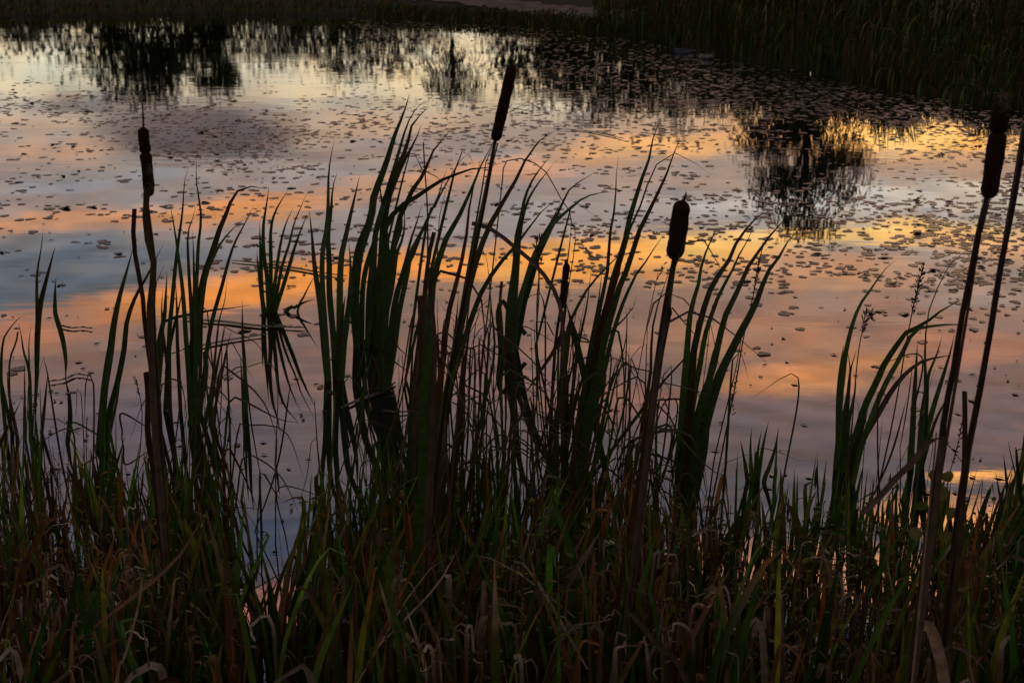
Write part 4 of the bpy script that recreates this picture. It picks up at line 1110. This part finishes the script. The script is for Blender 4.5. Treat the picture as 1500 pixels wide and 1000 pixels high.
# snapped and bent thin leaves crossing among the middle stems
for i in range(120):
    px = random.choice((random.gauss(650, 50), random.gauss(850, 60), random.gauss(970, 50), random.gauss(290, 40), random.gauss(740, 40)))
    D = uni(4.0, 5.2); yt = uni(400, 690)
    T, B = foot(px, yt, D); h = T.z - B.z
    if h < .15 or h > 1.15: continue
    lx = uni(-.15, .3) * h; sg = random.choice((-1, 1, 1))
    K = B.lerp(T, uni(.75, 1)); e = uni(.06, .26)
    pts = [B - Vector((lx, 0, 0)), B.lerp(K, .5) - Vector((lx * .35, 0, 0)), K - Vector((lx * .04, 0, .01)), K + Vector((sg * e * .15, 0, .004)), K + Vector((sg * e * .7, uni(-.05, .05), -uni(.02, .14))), K + Vector((sg * e, 0, -uni(.06, .3)))]
    c = random.choice([CC['b'], CC['d'], CC['r'], CC['m'], CC['g']]); k = uni(.6, 1.2)
    blade(fine, pts, uni(.004, .010), w_norm, tuple(v * k for v in c), tuple(v * k for v in CC['b']), n=24, cross=3)
for i in range(520):
    px = uni(-20, 1520)
    if rnd() > sst(-.15, .35, mn.noise(Vector((px * .021, 3.7, 0))) + .6 * mn.noise(Vector((px * .06, 8.1, 0)))): continue
    if 340 < px < 440 and rnd() < .7: continue
    D = uni(3.9, 5.0); top = lerp_tab(YTOP, px)
    for q in range(int(uni(2, 5))):
        T, B = foot(px + uni(-14, 14), top - 60 + uni(-60, 100), D + uni(-.06, .06))
        h = T.z - B.z
        if h < .06 or h > .5: continue
        lx = uni(-.12, .2) * h; k = uni(.5, 1.2)
        blade(fine, [B - Vector((lx, 0, 0)), B.lerp(T, .55) - Vector((lx * .35, 0, 0)), T], uni(.006, .014), w_norm, tuple(v * k for v in random.choice(GC)), n=8, cross=3)
tag(fine.build("water_grass", M_GRASS), "thin grass and shoots standing in the shallow water", kind="stuff")
tag(grass.build("bank_grass", M_GRASS), "dense short green grass blades along the near bank", kind="stuff")
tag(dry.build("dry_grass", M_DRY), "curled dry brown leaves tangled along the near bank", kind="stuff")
tag(weeds.build("weed_stems", M_STEM), "thin dark weed stems tangled along the near bank", kind="stuff")
tag(wl.build("weed_leaves", M_WEED), "small olive weed leaves among the near grass", kind="stuff")

# --- single striking leaves on the bank
def single(name, label, cat, s, w, Y, col='p', prof='n', lean=0):
    pts = trace3(s, Y, lean)
    mb = MB(); blade(mb, pts, w * dep(pts[len(pts) // 2]) / F, PROF[prof], CC[col], None, n=22, twist=.4)
    tag(mb.build(name, M_DRY, origin=pts[0]), label, cat)
single("dry_leaf", "pale pinkish dry leaf curling over at the bottom right corner", "leaf", "1345,914 1356,913 1365,922 1372,945 1379,972 1385,1010", 17, 2.55, 'p', 'B')
single("straw", "pale straight straw leaning in the dark grass at lower left", "straw", "208,845 204,880 193,925 181,965 170,1000", 6, 2.7, 'p', 's')
single("straw", "pale flat straw slanting down in the dark grass at lower middle", "straw", "924,898 945,922 968,950 1000,985", 9, 2.7, 'm', 'B')
single("straw", "thin pale straw bent at a sharp angle in the lower middle", "straw", "895,906 880,910 862,912 842,915 826,935 808,960", 5, 2.75, 'm', 's')
single("dry_leaf", "dry leaf hooked like a cane in the lower middle grass", "leaf", "748,888 738,876 727,874 720,885 722,920 724,990", 12, 2.8, 'm', 'n')
single("dry_leaf", "short pale folded leaf tip over dark water", "leaf", "888,691 884,699 878,711 868,716 850,720", 8, 4.5, 'p', 'B')
single("dry_leaf", "long dry leaf looping over the right corner grass", "leaf", "1448,990 1430,965 1408,950 1390,945 1378,955 1372,990", 8, 2.6, 'm', 'n')
# heart shaped leaf weed by the right stems
root = empty("leafy_weed", at(1372, 800, 2.9), "weed with round yellow green leaves beside the right cattail stems", "weed")
root.location.z = ground_z(root.location.x, 2.9)
mb = MB(); tube(mb, trace3("1378,705 1375,740 1370,790 1366,850", 2.9, 0), (.0025, .0015), CC['r'], 6, 14); child(mb, "stem", M_STEM, root)
for (x, y, r, up) in ((1377, 721, 13, -1), (1388, 697, 9, .4), (1368, 695, 8, .6), (1349, 740, 9, -.5), (1394, 750, 9, -.8), (1362, 765, 10, -.3), (1385, 785, 10, .2), (1340, 780, 9, .1)):
    c = at(x, y, 2.9 + uni(-.05, .05)); k = r * dep(c) / F
    mb = MB(); vs = [c + Vector((0, -.004, 0))]
    ro = uni(-.5, .5); yw = uni(-.5, .5)
    for i in range(18):
        a = 2 * math.pi * i / 18
        rr = k * (1 - .18 * math.exp(-((a - math.pi / 2 + 0) / .35) ** 2) + .22 * math.exp(-((a - 3 * math.pi / 2) / .35) ** 2))
        q = a + ro
        vs.append(c + Vector((math.cos(q) * rr, math.sin(q) * rr * yw, math.sin(q) * rr)))
    mb.add(vs, [(0, 1 + i, 1 + (i + 1) % 18) for i in range(18)], tuple(v * uni(.8, 1.1) for v in (.10, .095, .02)))
    child(mb, "leaf", M_GRASS, root)

scene.view_settings.view_transform = 'Standard'
scene.view_settings.look = 'None'
scene.view_settings.exposure = 0
scene.view_settings.gamma = 1
scene.cycles.max_bounces = 5
scene.cycles.diffuse_bounces = 2
scene.cycles.glossy_bounces = 3
